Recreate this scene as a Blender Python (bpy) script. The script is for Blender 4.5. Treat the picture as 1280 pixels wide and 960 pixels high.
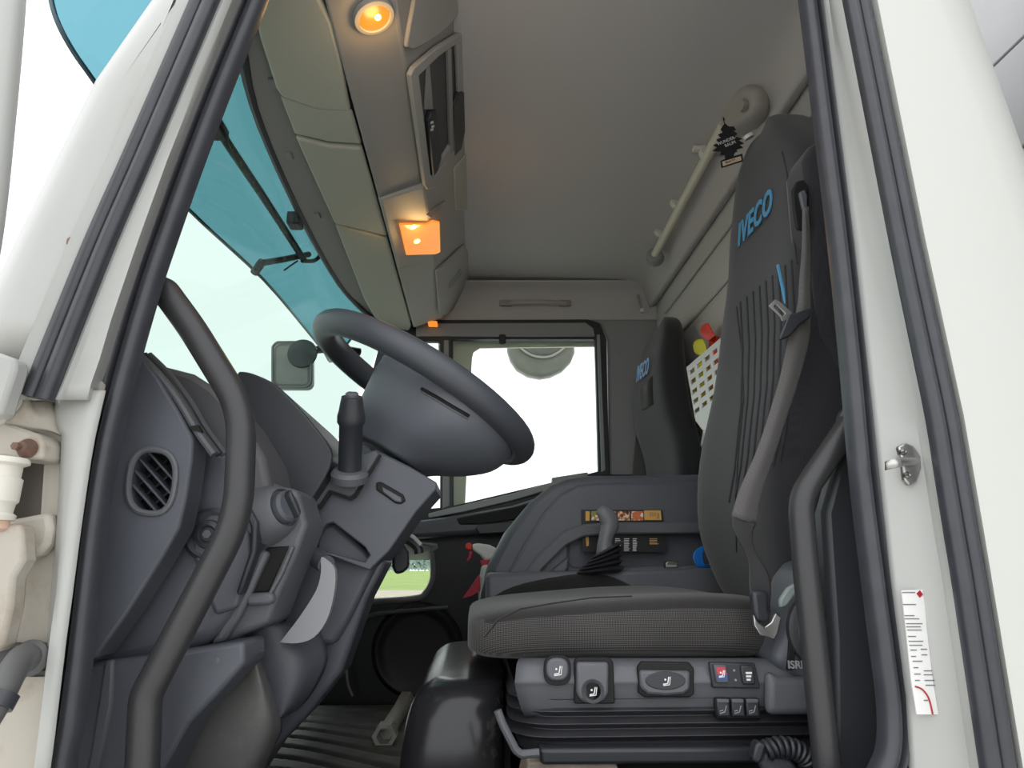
import bpy, bmesh, math, random
from mathutils import Vector, Matrix
from mathutils.bvhtree import BVHTree
random.seed(4)
D = bpy.data
SC = bpy.context.scene
COL = SC.collection
for o in list(D.objects): D.objects.remove(o)

# ------------------------------------------------------------------ camera
FPX = 850.0                                   # focal length in pixels of the 1280 wide frame
CAM = Vector((0.0, -0.80, 0.58))
pit = math.atan(225 / FPX); yaw = math.atan(43 * math.cos(pit) / FPX)
FW = Vector((math.sin(yaw)*math.cos(pit), math.cos(yaw)*math.cos(pit), math.sin(pit)))
RT = Vector((math.cos(yaw), -math.sin(yaw), 0)); UP = RT.cross(FW)
cd = D.cameras.new('camera'); cam = D.objects.new('camera', cd); COL.objects.link(cam)
cd.sensor_width = 36; cd.lens = FPX / 1280 * 36; cd.clip_start = 0.02; cd.clip_end = 900
cam.matrix_world = Matrix(((RT.x, UP.x, -FW.x, CAM.x), (RT.y, UP.y, -FW.y, CAM.y), (RT.z, UP.z, -FW.z, CAM.z), (0, 0, 0, 1)))
SC.camera = cam
# ------------------------------------------------------------------ overcast sky, exposure
w = D.worlds.new('overcast_sky'); SC.world = w; w.use_nodes = True
bgn = w.node_tree.nodes['Background']; bgn.inputs[0].default_value = (0.97, 0.985, 1.0, 1); bgn.inputs[1].default_value = 1.0
vs = SC.view_settings; vs.view_transform = 'Standard'; vs.look = 'None'; vs.gamma = 1; vs.use_curve_mapping = False
vs.exposure = 0.92

# ------------------------------------------------------------------ helpers
def ray(px, py): return FW + RT*((px-640)/FPX) + UP*((480-py)/FPX)
def at(px, py, Y):                             # the point seen at a pixel, at cross-cab depth Y
    d = ray(px, py); return CAM + d*((Y-CAM.y)/d.y)
def atx(px, py, X): d = ray(px, py); return CAM + d*((X-CAM.x)/d.x)
def atz(px, py, Z): d = ray(px, py); return CAM + d*((Z-CAM.z)/d.z)
def onpl(px, py, p0, n): d = ray(px, py); return CAM + d*((Vector(p0)-CAM).dot(n)/d.dot(n))
def V(*a): return Vector(a)
def srgb(c):
    return tuple(((x/255)/12.92 if x/255 <= .04045 else ((x/255+.055)/1.055)**2.4) for x in c) + (1.0,)
MATS = {}
def mat(name, col, rough=.5, metal=0, bump=0, bscale=300, var=0, vscale=8, spec=.5, coat=0, dirt=None, dscale=6, dlo=.55, dhi=.75, sheen=0, emit=None, estr=0):
    if name in MATS: return MATS[name]
    m = D.materials.new(name); m.use_nodes = True; nt = m.node_tree; b = nt.nodes['Principled BSDF']
    L = nt.links.new; N = nt.nodes.new
    c = srgb(col); b.inputs['Base Color'].default_value = c
    b.inputs['Roughness'].default_value = rough; b.inputs['Metallic'].default_value = metal
    b.inputs['Specular IOR Level'].default_value = spec; b.inputs['Coat Weight'].default_value = coat
    b.inputs['Coat Roughness'].default_value = .15
    b.inputs['Sheen Weight'].default_value = sheen
    tc = N('ShaderNodeTexCoord'); cur = None
    if var:
        n = N('ShaderNodeTexNoise'); n.inputs['Scale'].default_value = vscale; n.inputs['Detail'].default_value = 5
        L(tc.outputs['Object'], n.inputs['Vector'])
        r = N('ShaderNodeMapRange'); r.inputs[1].default_value = .3; r.inputs[2].default_value = .7; r.inputs[3].default_value = 1-var; r.inputs[4].default_value = 1+var
        L(n.outputs[0], r.inputs[0])
        mx = N('ShaderNodeMix'); mx.data_type = 'RGBA'; mx.blend_type = 'MULTIPLY'; mx.inputs[0].default_value = 1; mx.inputs[6].default_value = c
        L(r.outputs[0], mx.inputs[7]); cur = mx.outputs[2]
    if dirt:
        n = N('ShaderNodeTexNoise'); n.inputs['Scale'].default_value = dscale; n.inputs['Detail'].default_value = 8; n.inputs['Roughness'].default_value = .65
        L(tc.outputs['Object'], n.inputs['Vector'])
        r = N('ShaderNodeMapRange'); r.inputs[1].default_value = dlo; r.inputs[2].default_value = dhi; L(n.outputs[0], r.inputs[0])
        mx = N('ShaderNodeMix'); mx.data_type = 'RGBA'; mx.inputs[6].default_value = c; mx.inputs[7].default_value = srgb(dirt)
        L(r.outputs[0], mx.inputs[0])
        if cur: L(cur, mx.inputs[6])
        cur = mx.outputs[2]
    if cur: L(cur, b.inputs['Base Color'])
    if bump:
        n = N('ShaderNodeTexNoise'); n.inputs['Scale'].default_value = bscale; n.inputs['Detail'].default_value = 3
        L(tc.outputs['Object'], n.inputs['Vector'])
        bp = N('ShaderNodeBump'); bp.inputs['Strength'].default_value = bump; bp.inputs['Distance'].default_value = .001
        L(n.outputs[0], bp.inputs['Height']); L(bp.outputs[0], b.inputs['Normal'])
    if emit:
        b.inputs['Emission Color'].default_value = srgb(emit); b.inputs['Emission Strength'].default_value = estr
    MATS[name] = m; return m
def fabric(name, c1, c2, scale, rough=.95):
    m = D.materials.new(name); m.use_nodes = True; nt = m.node_tree; b = nt.nodes['Principled BSDF']; L = nt.links.new; N = nt.nodes.new
    tc = N('ShaderNodeTexCoord'); v = N('ShaderNodeTexVoronoi'); v.inputs['Scale'].default_value = scale; v.inputs['Randomness'].default_value = .25
    mp = N('ShaderNodeMapping'); mp.inputs['Rotation'].default_value = (.4, .6, .7); L(tc.outputs['Object'], mp.inputs[0]); L(mp.outputs[0], v.inputs['Vector'])
    mx = N('ShaderNodeMix'); mx.data_type = 'RGBA'; mx.inputs[6].default_value = srgb(c2); mx.inputs[7].default_value = srgb(c1)
    r = N('ShaderNodeMapRange'); r.inputs[1].default_value = .2; r.inputs[2].default_value = .6; L(v.outputs['Distance'], r.inputs[0]); L(r.outputs[0], mx.inputs[0])
    n = N('ShaderNodeTexNoise'); n.inputs['Scale'].default_value = 9; L(tc.outputs['Object'], n.inputs['Vector'])
    r2 = N('ShaderNodeMapRange'); r2.inputs[3].default_value = .8; r2.inputs[4].default_value = 1.2; L(n.outputs[0], r2.inputs[0])
    m2 = N('ShaderNodeMix'); m2.data_type = 'RGBA'; m2.blend_type = 'MULTIPLY'; m2.inputs[0].default_value = 1; L(mx.outputs[2], m2.inputs[6]); L(r2.outputs[0], m2.inputs[7])
    L(m2.outputs[2], b.inputs['Base Color']); b.inputs['Roughness'].default_value = rough; b.inputs['Specular IOR Level'].default_value = .2
    b.inputs['Sheen Weight'].default_value = .25
    bp = N('ShaderNodeBump'); bp.inputs['Strength'].default_value = .5; bp.inputs['Distance'].default_value = .001; bp.invert = True
    L(v.outputs['Distance'], bp.inputs['Height']); L(bp.outputs[0], b.inputs['Normal'])
    MATS[name] = m; return m
def glass(name, tint, gloss=.06, rough=0.0):
    m = D.materials.new(name); m.use_nodes = True; nt = m.node_tree; nt.nodes.clear(); N = nt.nodes.new; L = nt.links.new
    o = N('ShaderNodeOutputMaterial'); t = N('ShaderNodeBsdfTransparent'); t.inputs[0].default_value = tint + (1,)
    g = N('ShaderNodeBsdfGlossy'); g.inputs['Roughness'].default_value = rough; g.inputs[0].default_value = (1, 1, 1, 1)
    lw = N('ShaderNodeLayerWeight'); lw.inputs[0].default_value = .25
    mt = N('ShaderNodeMath'); mt.operation = 'MULTIPLY_ADD'; mt.inputs[1].default_value = gloss*1.6; mt.inputs[2].default_value = gloss*.3; L(lw.outputs['Fresnel'], mt.inputs[0])
    mx = N('ShaderNodeMixShader'); L(mt.outputs[0], mx.inputs[0]); L(t.outputs[0], mx.inputs[1]); L(g.outputs[0], mx.inputs[2]); L(mx.outputs[0], o.inputs[0])
    MATS[name] = m; return m
# --- palette
WHITE = mat('white_paint', (180, 181, 178), .35, coat=.2, var=.03, vscale=5, dirt=(176, 172, 162), dscale=9, dlo=.6, dhi=.9)
WHITEP = mat('white_panel', (202, 203, 198), .35, coat=.2, bump=.15, bscale=60)
CREAM = mat('dirty_white_paint', (180, 174, 163), .5, var=.05, vscale=10, dirt=(150, 134, 116), dscale=14, dlo=.52, dhi=.75)
RUB = mat('black_rubber', (62, 63, 69), .32, bump=.2, bscale=120, var=.12, vscale=30)
RUBD = mat('dark_rubber', (50, 50, 54), .42, bump=.2, bscale=200)
PLA = mat('dark_plastic', (84, 87, 95), .40, bump=.35, bscale=900, var=.08, vscale=12)
PLB = mat('black_plastic', (50, 52, 57), .38, bump=.2, bscale=900)
PLM = mat('grained_plastic', (94, 96, 101), .45, bump=.5, bscale=700, var=.06)
PLD = mat('dusty_plastic', (98, 97, 96), .55, bump=.4, bscale=300, dirt=(128, 124, 118), dscale=9, dlo=.5, dhi=.8)
PIT = mat('deep_black', (16, 16, 18), .7)
GREYH = mat('light_grey_plastic', (152, 152, 156), .45, bump=.2, bscale=500)
GLOSSB = mat('glossy_black_cover', (40, 40, 42), .24, bump=.25, bscale=25, dirt=(120, 118, 110), dscale=11, dlo=.58, dhi=.85)
LIN = mat('headliner', (196, 192, 191), .9, bump=.3, bscale=500, spec=.2)
LINW = mat('rear_lining', (196, 194, 192), .9, bump=.3, bscale=500, spec=.2)
BEI = mat('beige_grey_plastic', (176, 171, 165), .6, bump=.35, bscale=800)
BEIV = mat('visor_vinyl', (186, 184, 170), .65, bump=.3, bscale=600)
BEID = mat('grey_plastic', (160, 156, 153), .6, bump=.3, bscale=800)
GRYP = mat('grey_trim', (150, 150, 152), .6, bump=.3, bscale=800)
MET = mat('brushed_metal', (190, 190, 188), .35, metal=1, bump=.2, bscale=200)
METD = mat('worn_steel', (150, 148, 142), .4, metal=1, var=.2, vscale=30)
RUST = mat('rusty_bolt', (120, 92, 80), .7, var=.3, vscale=60)
RODM = mat('cream_tube', (222, 218, 200), .35)
FAB = fabric('seat_fabric', (44, 44, 48), (56, 56, 60), 420)
def weave(name, c1, c2, per):
    m = D.materials.new(name); m.use_nodes = True; nt = m.node_tree; b = nt.nodes['Principled BSDF']; L = nt.links.new; N = nt.nodes.new
    tc = N('ShaderNodeTexCoord'); k = 2*math.pi/per; outs = []
    for vec in ((k, k*.4, k*.9), (k, -k*.4, -k*.9)):
        d = N('ShaderNodeVectorMath'); d.operation = 'DOT_PRODUCT'; d.inputs[1].default_value = vec; L(tc.outputs['Object'], d.inputs[0])
        s_ = N('ShaderNodeMath'); s_.operation = 'SINE'; L(d.outputs['Value'], s_.inputs[0]); outs.append(s_)
    p = N('ShaderNodeMath'); p.operation = 'MULTIPLY'; L(outs[0].outputs[0], p.inputs[0]); L(outs[1].outputs[0], p.inputs[1])
    r = N('ShaderNodeMapRange'); r.inputs[1].default_value = -.3; r.inputs[2].default_value = .7; L(p.outputs[0], r.inputs[0])
    mx = N('ShaderNodeMix'); mx.data_type = 'RGBA'; mx.inputs[6].default_value = srgb(c1); mx.inputs[7].default_value = srgb(c2); L(r.outputs[0], mx.inputs[0])
    n = N('ShaderNodeTexNoise'); n.inputs['Scale'].default_value = 14; L(tc.outputs['Object'], n.inputs['Vector'])
    r2 = N('ShaderNodeMapRange'); r2.inputs[3].default_value = .75; r2.inputs[4].default_value = 1.25; L(n.outputs[0], r2.inputs[0])
    m2 = N('ShaderNodeMix'); m2.data_type = 'RGBA'; m2.blend_type = 'MULTIPLY'; m2.inputs[0].default_value = 1; L(mx.outputs[2], m2.inputs[6]); L(r2.outputs[0], m2.inputs[7])
    L(m2.outputs[2], b.inputs['Base Color']); b.inputs['Roughness'].default_value = .9; b.inputs['Specular IOR Level'].default_value = .2; b.inputs['Sheen Weight'].default_value = .2
    MATS[name] = m; return m
MESHF = weave('seat_mesh_fabric', (40, 39, 40), (98, 95, 93), .0046)
FABS = fabric('seat_smooth_fabric', (44, 43, 43), (52, 51, 51), 500)
BELT = fabric('belt_webbing', (94, 92, 92), (106, 104, 103), 600, .7)
BLUE = mat('logo_blue', (88, 160, 205), .6)
LBLU = mat('logo_light_blue', (150, 190, 240), .6)
WPRT = mat('white_print', (235, 235, 235), .6)
GPRT = mat('grey_print', (150, 150, 152), .5)
AMBER = mat('amber_lens', (110, 56, 16), .3, emit=(255, 150, 52), estr=.5)
AMBH = mat('lamp_bulb', (255, 220, 140), .3, emit=(255, 190, 80), estr=6)
TEAL = None
GLS = glass('window_glass', (.93, .97, .95))
GLW = glass('windscreen_glass', (.665, .735, .705), .02)
TINT = glass('teal_tinted_acrylic', (.36, .56, .61), .02)
MIRR = mat('mirror_back', (160, 160, 156), .35, var=.1, vscale=20)
YEL = mat('yellow_plastic', (235, 225, 20), .5)
RED = mat('red_plastic', (235, 60, 40), .5)
REDD = mat('dark_red_plastic', (190, 30, 60), .4)
CLW = mat('white_plastic', (225, 225, 222), .45)
BLUC = mat('blue_hose', (30, 130, 220), .3)
OCH = mat('leaflet_orange', (224, 172, 84), .6)
BLK = mat('leaflet_black', (28, 28, 30), .5)
CONC = mat('box_body_grey', (186, 187, 188), .5, var=.03)

MESHES = {}
def link(o, parent):
    COL.objects.link(o)
    if parent is not None:
        o.parent = parent
        o.location = -parent.location if parent.type == 'EMPTY' else (0, 0, 0)
    return o
def mk(name, vs_, fs, m, parent=None, sharp=35, bevel=0, seg=2, solid=0, sub=0, mats=None, midx=None):
    me = D.meshes.new(name); me.from_pydata([tuple(v) for v in vs_], [], fs); me.validate()
    for mm in (mats or [m]): me.materials.append(mm)
    if midx:
        for p, i in zip(me.polygons, midx): p.material_index = i
    bm = bmesh.new(); bm.from_mesh(me); bmesh.ops.recalc_face_normals(bm, faces=bm.faces[:]); bm.to_mesh(me); bm.free()
    me.polygons.foreach_set('use_smooth', [True]*len(me.polygons))
    if sharp is not None: me.set_sharp_from_angle(angle=math.radians(sharp))
    o = D.objects.new(name, me); link(o, parent)
    if solid:
        s = o.modifiers.new('t', 'SOLIDIFY'); s.thickness = abs(solid); s.offset = -1 if solid > 0 else 1
    if bevel:
        b = o.modifiers.new('b', 'BEVEL'); b.width = bevel; b.segments = seg; b.limit_method = 'ANGLE'; b.angle_limit = math.radians(38); b.harden_normals = False
    if sub:
        s = o.modifiers.new('s', 'SUBSURF'); s.levels = s.render_levels = sub
    MESHES[o.name] = ([tuple(v.co) for v in me.vertices], [tuple(p.vertices) for p in me.polygons])
    return o
def thing(name, label, cat, loc=(0, 0, 0), group=None, kind=None):
    o = D.objects.new(name, None); COL.objects.link(o); o.location = loc; o.empty_display_size = .05
    return tag(o, label, cat, group, kind)
def tag(o, label, cat=None, group=None, kind=None):
    o['label'] = label
    if cat: o['category'] = cat
    if group: o['group'] = group
    if kind: o['kind'] = kind
    return o
def cr(pts, n=6, closed=False):                # Catmull-Rom through points
    pts = [Vector(p) for p in pts]; N = len(pts); out = []
    for i in range(N if closed else N-1):
        g = (lambda k: pts[k % N]) if closed else (lambda k: pts[max(0, min(N-1, k))])
        a, b, c, d = g(i-1), g(i), g(i+1), g(i+2)
        for k in range(n):
            t = k/n
            out.append(.5*((2*b)+(c-a)*t+(2*a-5*b+4*c-d)*t*t+(3*b-a-3*c+d)*t**3))
    if not closed: out.append(pts[-1])
    return out
def prism(name, pts, vec, m, parent=None, bevel=.004, seg=2, **k):
    n = len(pts); vec = Vector(vec); a = [Vector(p) for p in pts]
    vv = a + [p+vec for p in a]
    fs = [tuple(range(n)), tuple(range(2*n-1, n-1, -1))] + [(i, (i+1) % n, (i+1) % n+n, i+n) for i in range(n)]
    return mk(name, vv, fs, m, parent, bevel=bevel, seg=seg, **k)
def slab(name, pix, Y0, Y1, m, parent=None, bevel=.006, seg=2, smooth=0, **k):
    pts = [at(x, y, Y0) for x, y in pix]
    if smooth: pts = cr(pts, smooth, True)
    return prism(name, pts, (0, Y1-Y0, 0), m, parent, bevel, seg, **k)
def plate(name, outer, holes, vec, m, parent=None, bevel=0, **k):
    bm = bmesh.new(); edges = []
    for lp in [outer]+holes:
        vv = [bm.verts.new(p) for p in lp]
        edges += [bm.edges.new((vv[i], vv[(i+1) % len(vv)])) for i in range(len(vv))]
    bmesh.ops.triangle_fill(bm, use_beauty=True, use_dissolve=False, edges=edges)
    r = bmesh.ops.extrude_face_region(bm, geom=bm.faces[:])
    bmesh.ops.translate(bm, verts=[v for v in r['geom'] if isinstance(v, bmesh.types.BMVert)], vec=Vector(vec))
    bm.verts.index_update()
    vs_ = [v.co.copy() for v in bm.verts]; fs = [tuple(v.index for v in f.verts) for f in bm.faces]; bm.free()
    return mk(name, vs_, fs, m, parent, bevel=bevel, **k)
def rbox(name, c, s, m, parent=None, bevel=.006, seg=2, ax=None):
    c = Vector(c); ax = ax or (V(1, 0, 0), V(0, 1, 0), V(0, 0, 1))
    vv = [c+ax[0]*(s[0]/2*i)+ax[1]*(s[1]/2*j)+ax[2]*(s[2]/2*k) for i in (-1, 1) for j in (-1, 1) for k in (-1, 1)]
    fs = [(0, 1, 3, 2), (4, 6, 7, 5), (0, 4, 5, 1), (2, 3, 7, 6), (0, 2, 6, 4), (1, 5, 7, 3)]
    return mk(name, vv, fs, m, parent, bevel=bevel, seg=seg)
def frames(pts, closed=False):
    n = len(pts); T = []
    for i in range(n):
        a = pts[(i-1) % n] if closed or i > 0 else pts[0]; b = pts[(i+1) % n] if closed or i < n-1 else pts[-1]
        T.append((b-a).normalized())
    u = T[0].orthogonal().normalized(); U = []
    for t in T:
        u = (u - t*u.dot(t)); u = u.normalized() if u.length > 1e-6 else t.orthogonal().normalized(); U.append(u)
    return T, U
def tube(name, pts, r, m, parent=None, n=10, smooth=6, closed=False, flat=None, **k):
    pts = [Vector(p) for p in pts]
    if smooth: pts = cr(pts, smooth, closed)
    rs = r if callable(r) else (lambda t: r)
    T, U = frames(pts, closed); vv = []; N = len(pts)
    for i, p in enumerate(pts):
        w_ = T[i].cross(U[i]); rr = rs(i/max(1, N-1))
        for j in range(n):
            a = 2*math.pi*j/n; vv.append(p+U[i]*math.cos(a)*rr+w_*math.sin(a)*rr)
    fs = []
    for i in range(N if closed else N-1):
        for j in range(n):
            i2 = (i+1) % N; fs.append((i*n+j, i*n+(j+1) % n, i2*n+(j+1) % n, i2*n+j))
    if not closed: fs += [tuple(range(n-1, -1, -1)), tuple((N-1)*n+j for j in range(n))]
    return mk(name, vv, fs, m, parent, **k)
def sweep(name, path, prof, m, parent=None, smooth=6, closed=False, vax=V(0, 1, 0), caps=True):
    pts = cr(path, smooth, closed) if smooth else [Vector(p) for p in path]
    N = len(pts); n = len(prof); vv = []
    for i, p in enumerate(pts):
        a = pts[(i-1) % N] if closed or i > 0 else pts[0]; b = pts[(i+1) % N] if closed or i < N-1 else pts[-1]
        t = (b-a).normalized(); u = t.cross(vax).normalized()
        vv += [p+u*q[0]+vax*q[1] for q in prof]
    fs = []
    for i in range(N if closed else N-1):
        for j in range(n):
            i2 = (i+1) % N; fs.append((i*n+j, i*n+(j+1) % n, i2*n+(j+1) % n, i2*n+j))
    if not closed and caps: fs += [tuple(range(n)), tuple((N-1)*n+j for j in range(n))]
    return mk(name, vv, fs, m, parent, sharp=75)
def grid(name, rows, m, parent=None, nu=4, nv=4, solid=.004, sharp=None, lin_u=False, **k):
    rows = [[Vector(p) for p in r] for r in rows]
    R = [r if lin_u else cr(r, nu) for r in rows]
    C_ = [cr([R[i][j] for i in range(len(R))], nv) for j in range(len(R[0]))]
    nI, nJ = len(C_[0]), len(C_); vv = [C_[j][i] for i in range(nI) for j in range(nJ)]
    fs = [(i*nJ+j, i*nJ+j+1, (i+1)*nJ+j+1, (i+1)*nJ+j) for i in range(nI-1) for j in range(nJ-1)]
    return mk(name, vv, fs, m, parent, sharp=sharp, solid=solid, **k)
def loft(name, loops, m, parent=None, nsec=4, nloop=0, caps=True, sharp=50, **k):
    L_ = [cr(l, nloop, True) if nloop else [Vector(p) for p in l] for l in loops]
    n = len(L_[0])
    if nsec: cols = [cr([l[j] for l in L_], nsec) for j in range(n)]
    else: cols = [[l[j] for l in L_] for j in range(n)]
    M = len(cols[0]); vv = [cols[j][i] for i in range(M) for j in range(n)]
    fs = [(i*n+j, i*n+(j+1) % n, (i+1)*n+(j+1) % n, (i+1)*n+j) for i in range(M-1) for j in range(n)]
    if caps: fs += [tuple(range(n)), tuple((M-1)*n+j for j in range(n))]
    return mk(name, vv, fs, m, parent, sharp=sharp, **k)
def lathe(name, prof, c, ax, m, parent=None, n=24, sx=1, **k):
    ax = Vector(ax).normalized(); u = ax.orthogonal().normalized()
    if abs(ax.y) > .5: u = V(1, 0, 0); u = (u-ax*u.dot(ax)).normalized()
    v = ax.cross(u); c = Vector(c)
    loops = [[c+ax*h+u*(r*sx*math.cos(2*math.pi*j/n))+v*(r*math.sin(2*math.pi*j/n)) for j in range(n)] for r, h in prof]
    return loft(name, loops, m, parent, nsec=0, sharp=35, **k)
def hit(o, px, py, off=.001):
    vv, ff = MESHES[o.name if isinstance(o, bpy.types.Object) else o]
    if not hasattr(hit, 'c'): hit.c = {}
    if o.name not in hit.c: hit.c[o.name] = BVHTree.FromPolygons(vv, ff)
    d = ray(px, py).normalized(); p, n, i, dist = hit.c[o.name].ray_cast(CAM, d)
    if p is None: return None
    if n.dot(d) > 0: n = -n
    return p+n*off
def hits(o, pix, off=.001):
    r = [hit(o, x, y, off) for x, y in pix]; return [p for p in r if p is not None]
def text(name, s, p0, xd, yd, size, m, parent=None, ext=.0006, bold=0, shear=0, align='LEFT', wid=1.0, sp=1.0):
    cu = D.curves.new(name, 'FONT'); cu.body = s; cu.size = size; cu.extrude = ext; cu.offset = bold; cu.shear = shear; cu.align_x = align; cu.space_character = sp; cu.resolution_u = 3
    to = D.objects.new('tmp', cu); COL.objects.link(to)
    dg = bpy.context.evaluated_depsgraph_get(); me = D.meshes.new_from_object(to.evaluated_get(dg)); D.objects.remove(to)
    xd = Vector(xd).normalized(); yd = Vector(yd); yd = (yd-xd*yd.dot(xd)).normalized(); z = xd.cross(yd)
    vv = [Vector(p0)+xd*(v.co.x*wid)+yd*v.co.y+z*v.co.z for v in me.vertices]; fs = [tuple(p.vertices) for p in me.polygons]
    D.meshes.remove(me)
    return mk(name, vv, fs, m, parent)
def trace(name, o, pix, r, m, parent, off=.0005, sm=5):
    pts = hits(o, pix, off)
    if len(pts) > 1: return tube(name, pts, r, m, parent, n=6, smooth=sm)
def dens(pix, k=6):
    out = []
    for (a, b), (c, d) in zip(pix, pix[1:]):
        out += [(a+(c-a)*i/k, b+(d-b)*i/k) for i in range(k)]
    return out+[pix[-1]]
def ell(cx, cy, rx, ry, n=20, rot=0, p=2):
    o = []
    for i in range(n):
        a = 2*math.pi*i/n; c, s = math.cos(a), math.sin(a)
        x = rx*math.copysign(abs(c)**(2/p), c); y = ry*math.copysign(abs(s)**(2/p), s)
        o.append((cx+x*math.cos(rot)-y*math.sin(rot), cy+x*math.sin(rot)+y*math.cos(rot)))
    return o
def rrect(x0, y0, x1, y1, r, n=4):
    o = []
    for cx, cy, a0 in ((x1-r, y1-r, 0), (x0+r, y1-r, 90), (x0+r, y0+r, 180), (x1-r, y0+r, 270)):
        for i in range(n+1):
            a = math.radians(a0+90*i/n); o.append((cx+r*math.cos(a), cy+r*math.sin(a)))
    return o
def P2(pix, Y): return [at(x, y, Y) for x, y in pix]

# ================================================================== outside ground
GZ = -1.22
def ground(name, label, x0, y0, x1, y1, z, m, cat):
    o = mk(name, [(x0, y0, z), (x1, y0, z), (x1, y1, z), (x0, y1, z), (x0, y0, z-.1), (x1, y0, z-.1), (x1, y1, z-.1), (x0, y1, z-.1)],
           [(0, 1, 2, 3), (4, 5, 6, 7), (0, 1, 5, 4), (1, 2, 6, 5), (2, 3, 7, 6), (3, 0, 4, 7)], m)
    return tag(o, label, cat, kind='structure')
ground('pavement', 'unseen concrete yard under the truck cab, kept pale to bounce light up', -120, -60, 120, 30, GZ, mat('bounce_pale_concrete', (198, 196, 190), .9, var=.08, vscale=.6), 'pavement')  # unseen yard, toned pale so it bounces light up to the cab ceiling
ground('gravel_strip', 'gravel strip between the yard and the grass', -120, 30, 120, 50, GZ+.01, mat('gravel', (176, 166, 150), .95, var=.2, vscale=2), 'gravel')
ground('grass_field', 'green grass field seen through the low door window', -220, 50, 220, 190, GZ+.02, mat('grass', (140, 158, 84), .95, var=.2, vscale=.3), 'grass')
TREEM = mat('haze_tinted_foliage', (128, 146, 134), .95, var=.25, vscale=.5)  # distance haze mixed into the leaf colour
for i, (tx, th) in enumerate(((-39, 7.5), (-31, 8.5), (-24, 7.5), (-17, 9), (-9, 7.5))):
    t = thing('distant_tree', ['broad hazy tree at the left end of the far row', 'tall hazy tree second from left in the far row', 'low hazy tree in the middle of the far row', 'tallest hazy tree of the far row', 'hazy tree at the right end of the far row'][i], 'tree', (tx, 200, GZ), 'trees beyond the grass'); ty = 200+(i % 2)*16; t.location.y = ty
    tube('trunk', [(tx, ty, GZ), (tx+.2, ty, GZ+th*.5)], .35, mat('bark', (110, 100, 92), .9), t, n=8, smooth=0)
    vv = []; ff = []
    for k in range(260):
        a = random.uniform(0, 6.28); rr = random.random()**.5*th*.75; h = random.uniform(.03, 1)*th; rr *= math.sin(math.pi*min(1, .3+.65*h/th))
        c = V(tx+rr*math.cos(a), ty+rr*math.sin(a)*.6, GZ+h); s = random.uniform(.6, 1.2); b0 = len(vv)
        vv += [c+V(s, 0, 0), c+V(-s, 0, .1), c+V(0, s, .2), c+V(0, -s, 0), c+V(0, .1, s), c+V(.1, 0, -s)]
        ff += [(b0+p, b0+q, b0+r_) for p, q, r_ in ((0, 2, 4), (2, 1, 4), (1, 3, 4), (3, 0, 4), (2, 0, 5), (1, 2, 5), (3, 1, 5), (0, 3, 5))]
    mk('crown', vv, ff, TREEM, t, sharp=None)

# ================================================================== near side of the cab: pillars, jambs, seals
WL = thing('wall_left', 'white painted cab side round the open door', 'cab wall', (0, 0, 0), kind='structure')
ys = [-140, -60, 0, 100, 200, 300, 400, 450]
def interp(tab, y):
    tab = sorted(tab, key=lambda q: q[1])
    if y <= tab[0][1]: (a, b) = (tab[0], tab[1])
    elif y >= tab[-1][1]: (a, b) = (tab[-2], tab[-1])
    else:
        for a, b in zip(tab, tab[1:]):
            if a[1] <= y <= b[1]: break
    return a[0]+(b[0]-a[0])*(y-a[1])/(b[1]-a[1])
SIL = [(190, 0), (120, 100), (70, 200), (20, 300), (-28, 400), (-50, 450)]
CRE = [(222, 0), (178, 100), (134, 200), (88, 300), (46, 400), (25, 450)]
OL = [(237, 0), (194, 100), (150, 200), (105, 300), (64, 400), (27, 494)]
OR = [(275, 0), (232, 100), (190, 200), (147, 300), (107, 400), (66, 503)]
IL = [(297, 0), (256, 100), (197, 250), (181, 300), (166, 331), (137, 437), (122, 480), (105, 555), (90, 655), (82, 720), (70, 807), (52, 960), (46, 1000)]
IR = [(331, 0), (290, 100), (231, 256), (216, 300), (200, 356), (173, 444), (147, 550), (130, 640), (120, 720), (110, 825), (90, 960), (84, 1000)]
def strip(name, rowsY, cols, m, parent, solid=.003):   # cols: list of (table, dx, Y) across, rows along the pillar
    rows = [[at(interp(t, y)+dx, y, Y) for t, dx, Y in cols] for y in rowsY]
    nJ = len(cols); vv = [p for r in rows for p in r]
    fs = [(i*nJ+j, i*nJ+j+1, (i+1)*nJ+j+1, (i+1)*nJ+j) for i in range(len(rows)-1) for j in range(nJ-1)]
    return mk(name, vv, fs, m, parent, sharp=60, solid=solid)
fp = strip('front_pillar_skin', ys, [(SIL, 26, .20), (SIL, 4, .06), (SIL, 0, .0), (SIL, 14, -.02), (SIL, 32, -.026), (CRE, -1.5, -.026), (CRE, -.5, -.020)], WHITE, WL)
strip('front_pillar_jamb', ys+[480, 500], [(CRE, .6, -.012), (CRE, 1.6, -.026), (OL, -2, -.022), (OL, 6, -.008), (OR, -4, -.006), (OR, 5, -.012), (OR, 12, -.006), (IL, -10, -.004), (IL, -3, .02), (IL, 6, .06), (IR, 0, .11)], WHITE, WL)
oprof = [(-.016, .006), (-.018, -.004), (-.012, -.010), (-.002, -.010), (.0, -.006), (.003, -.010), (.013, -.012), (.018, -.006), (.017, .006)]
def mid(a, b, y): return ((interp(a, y)+interp(b, y))/2, y)
so = sweep('outer_door_seal', [at(*mid(OL, OR, y), -.018) for y in (-140, 0, 100, 200, 300, 400, 450, 498)], oprof, RUB, WL)
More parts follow.
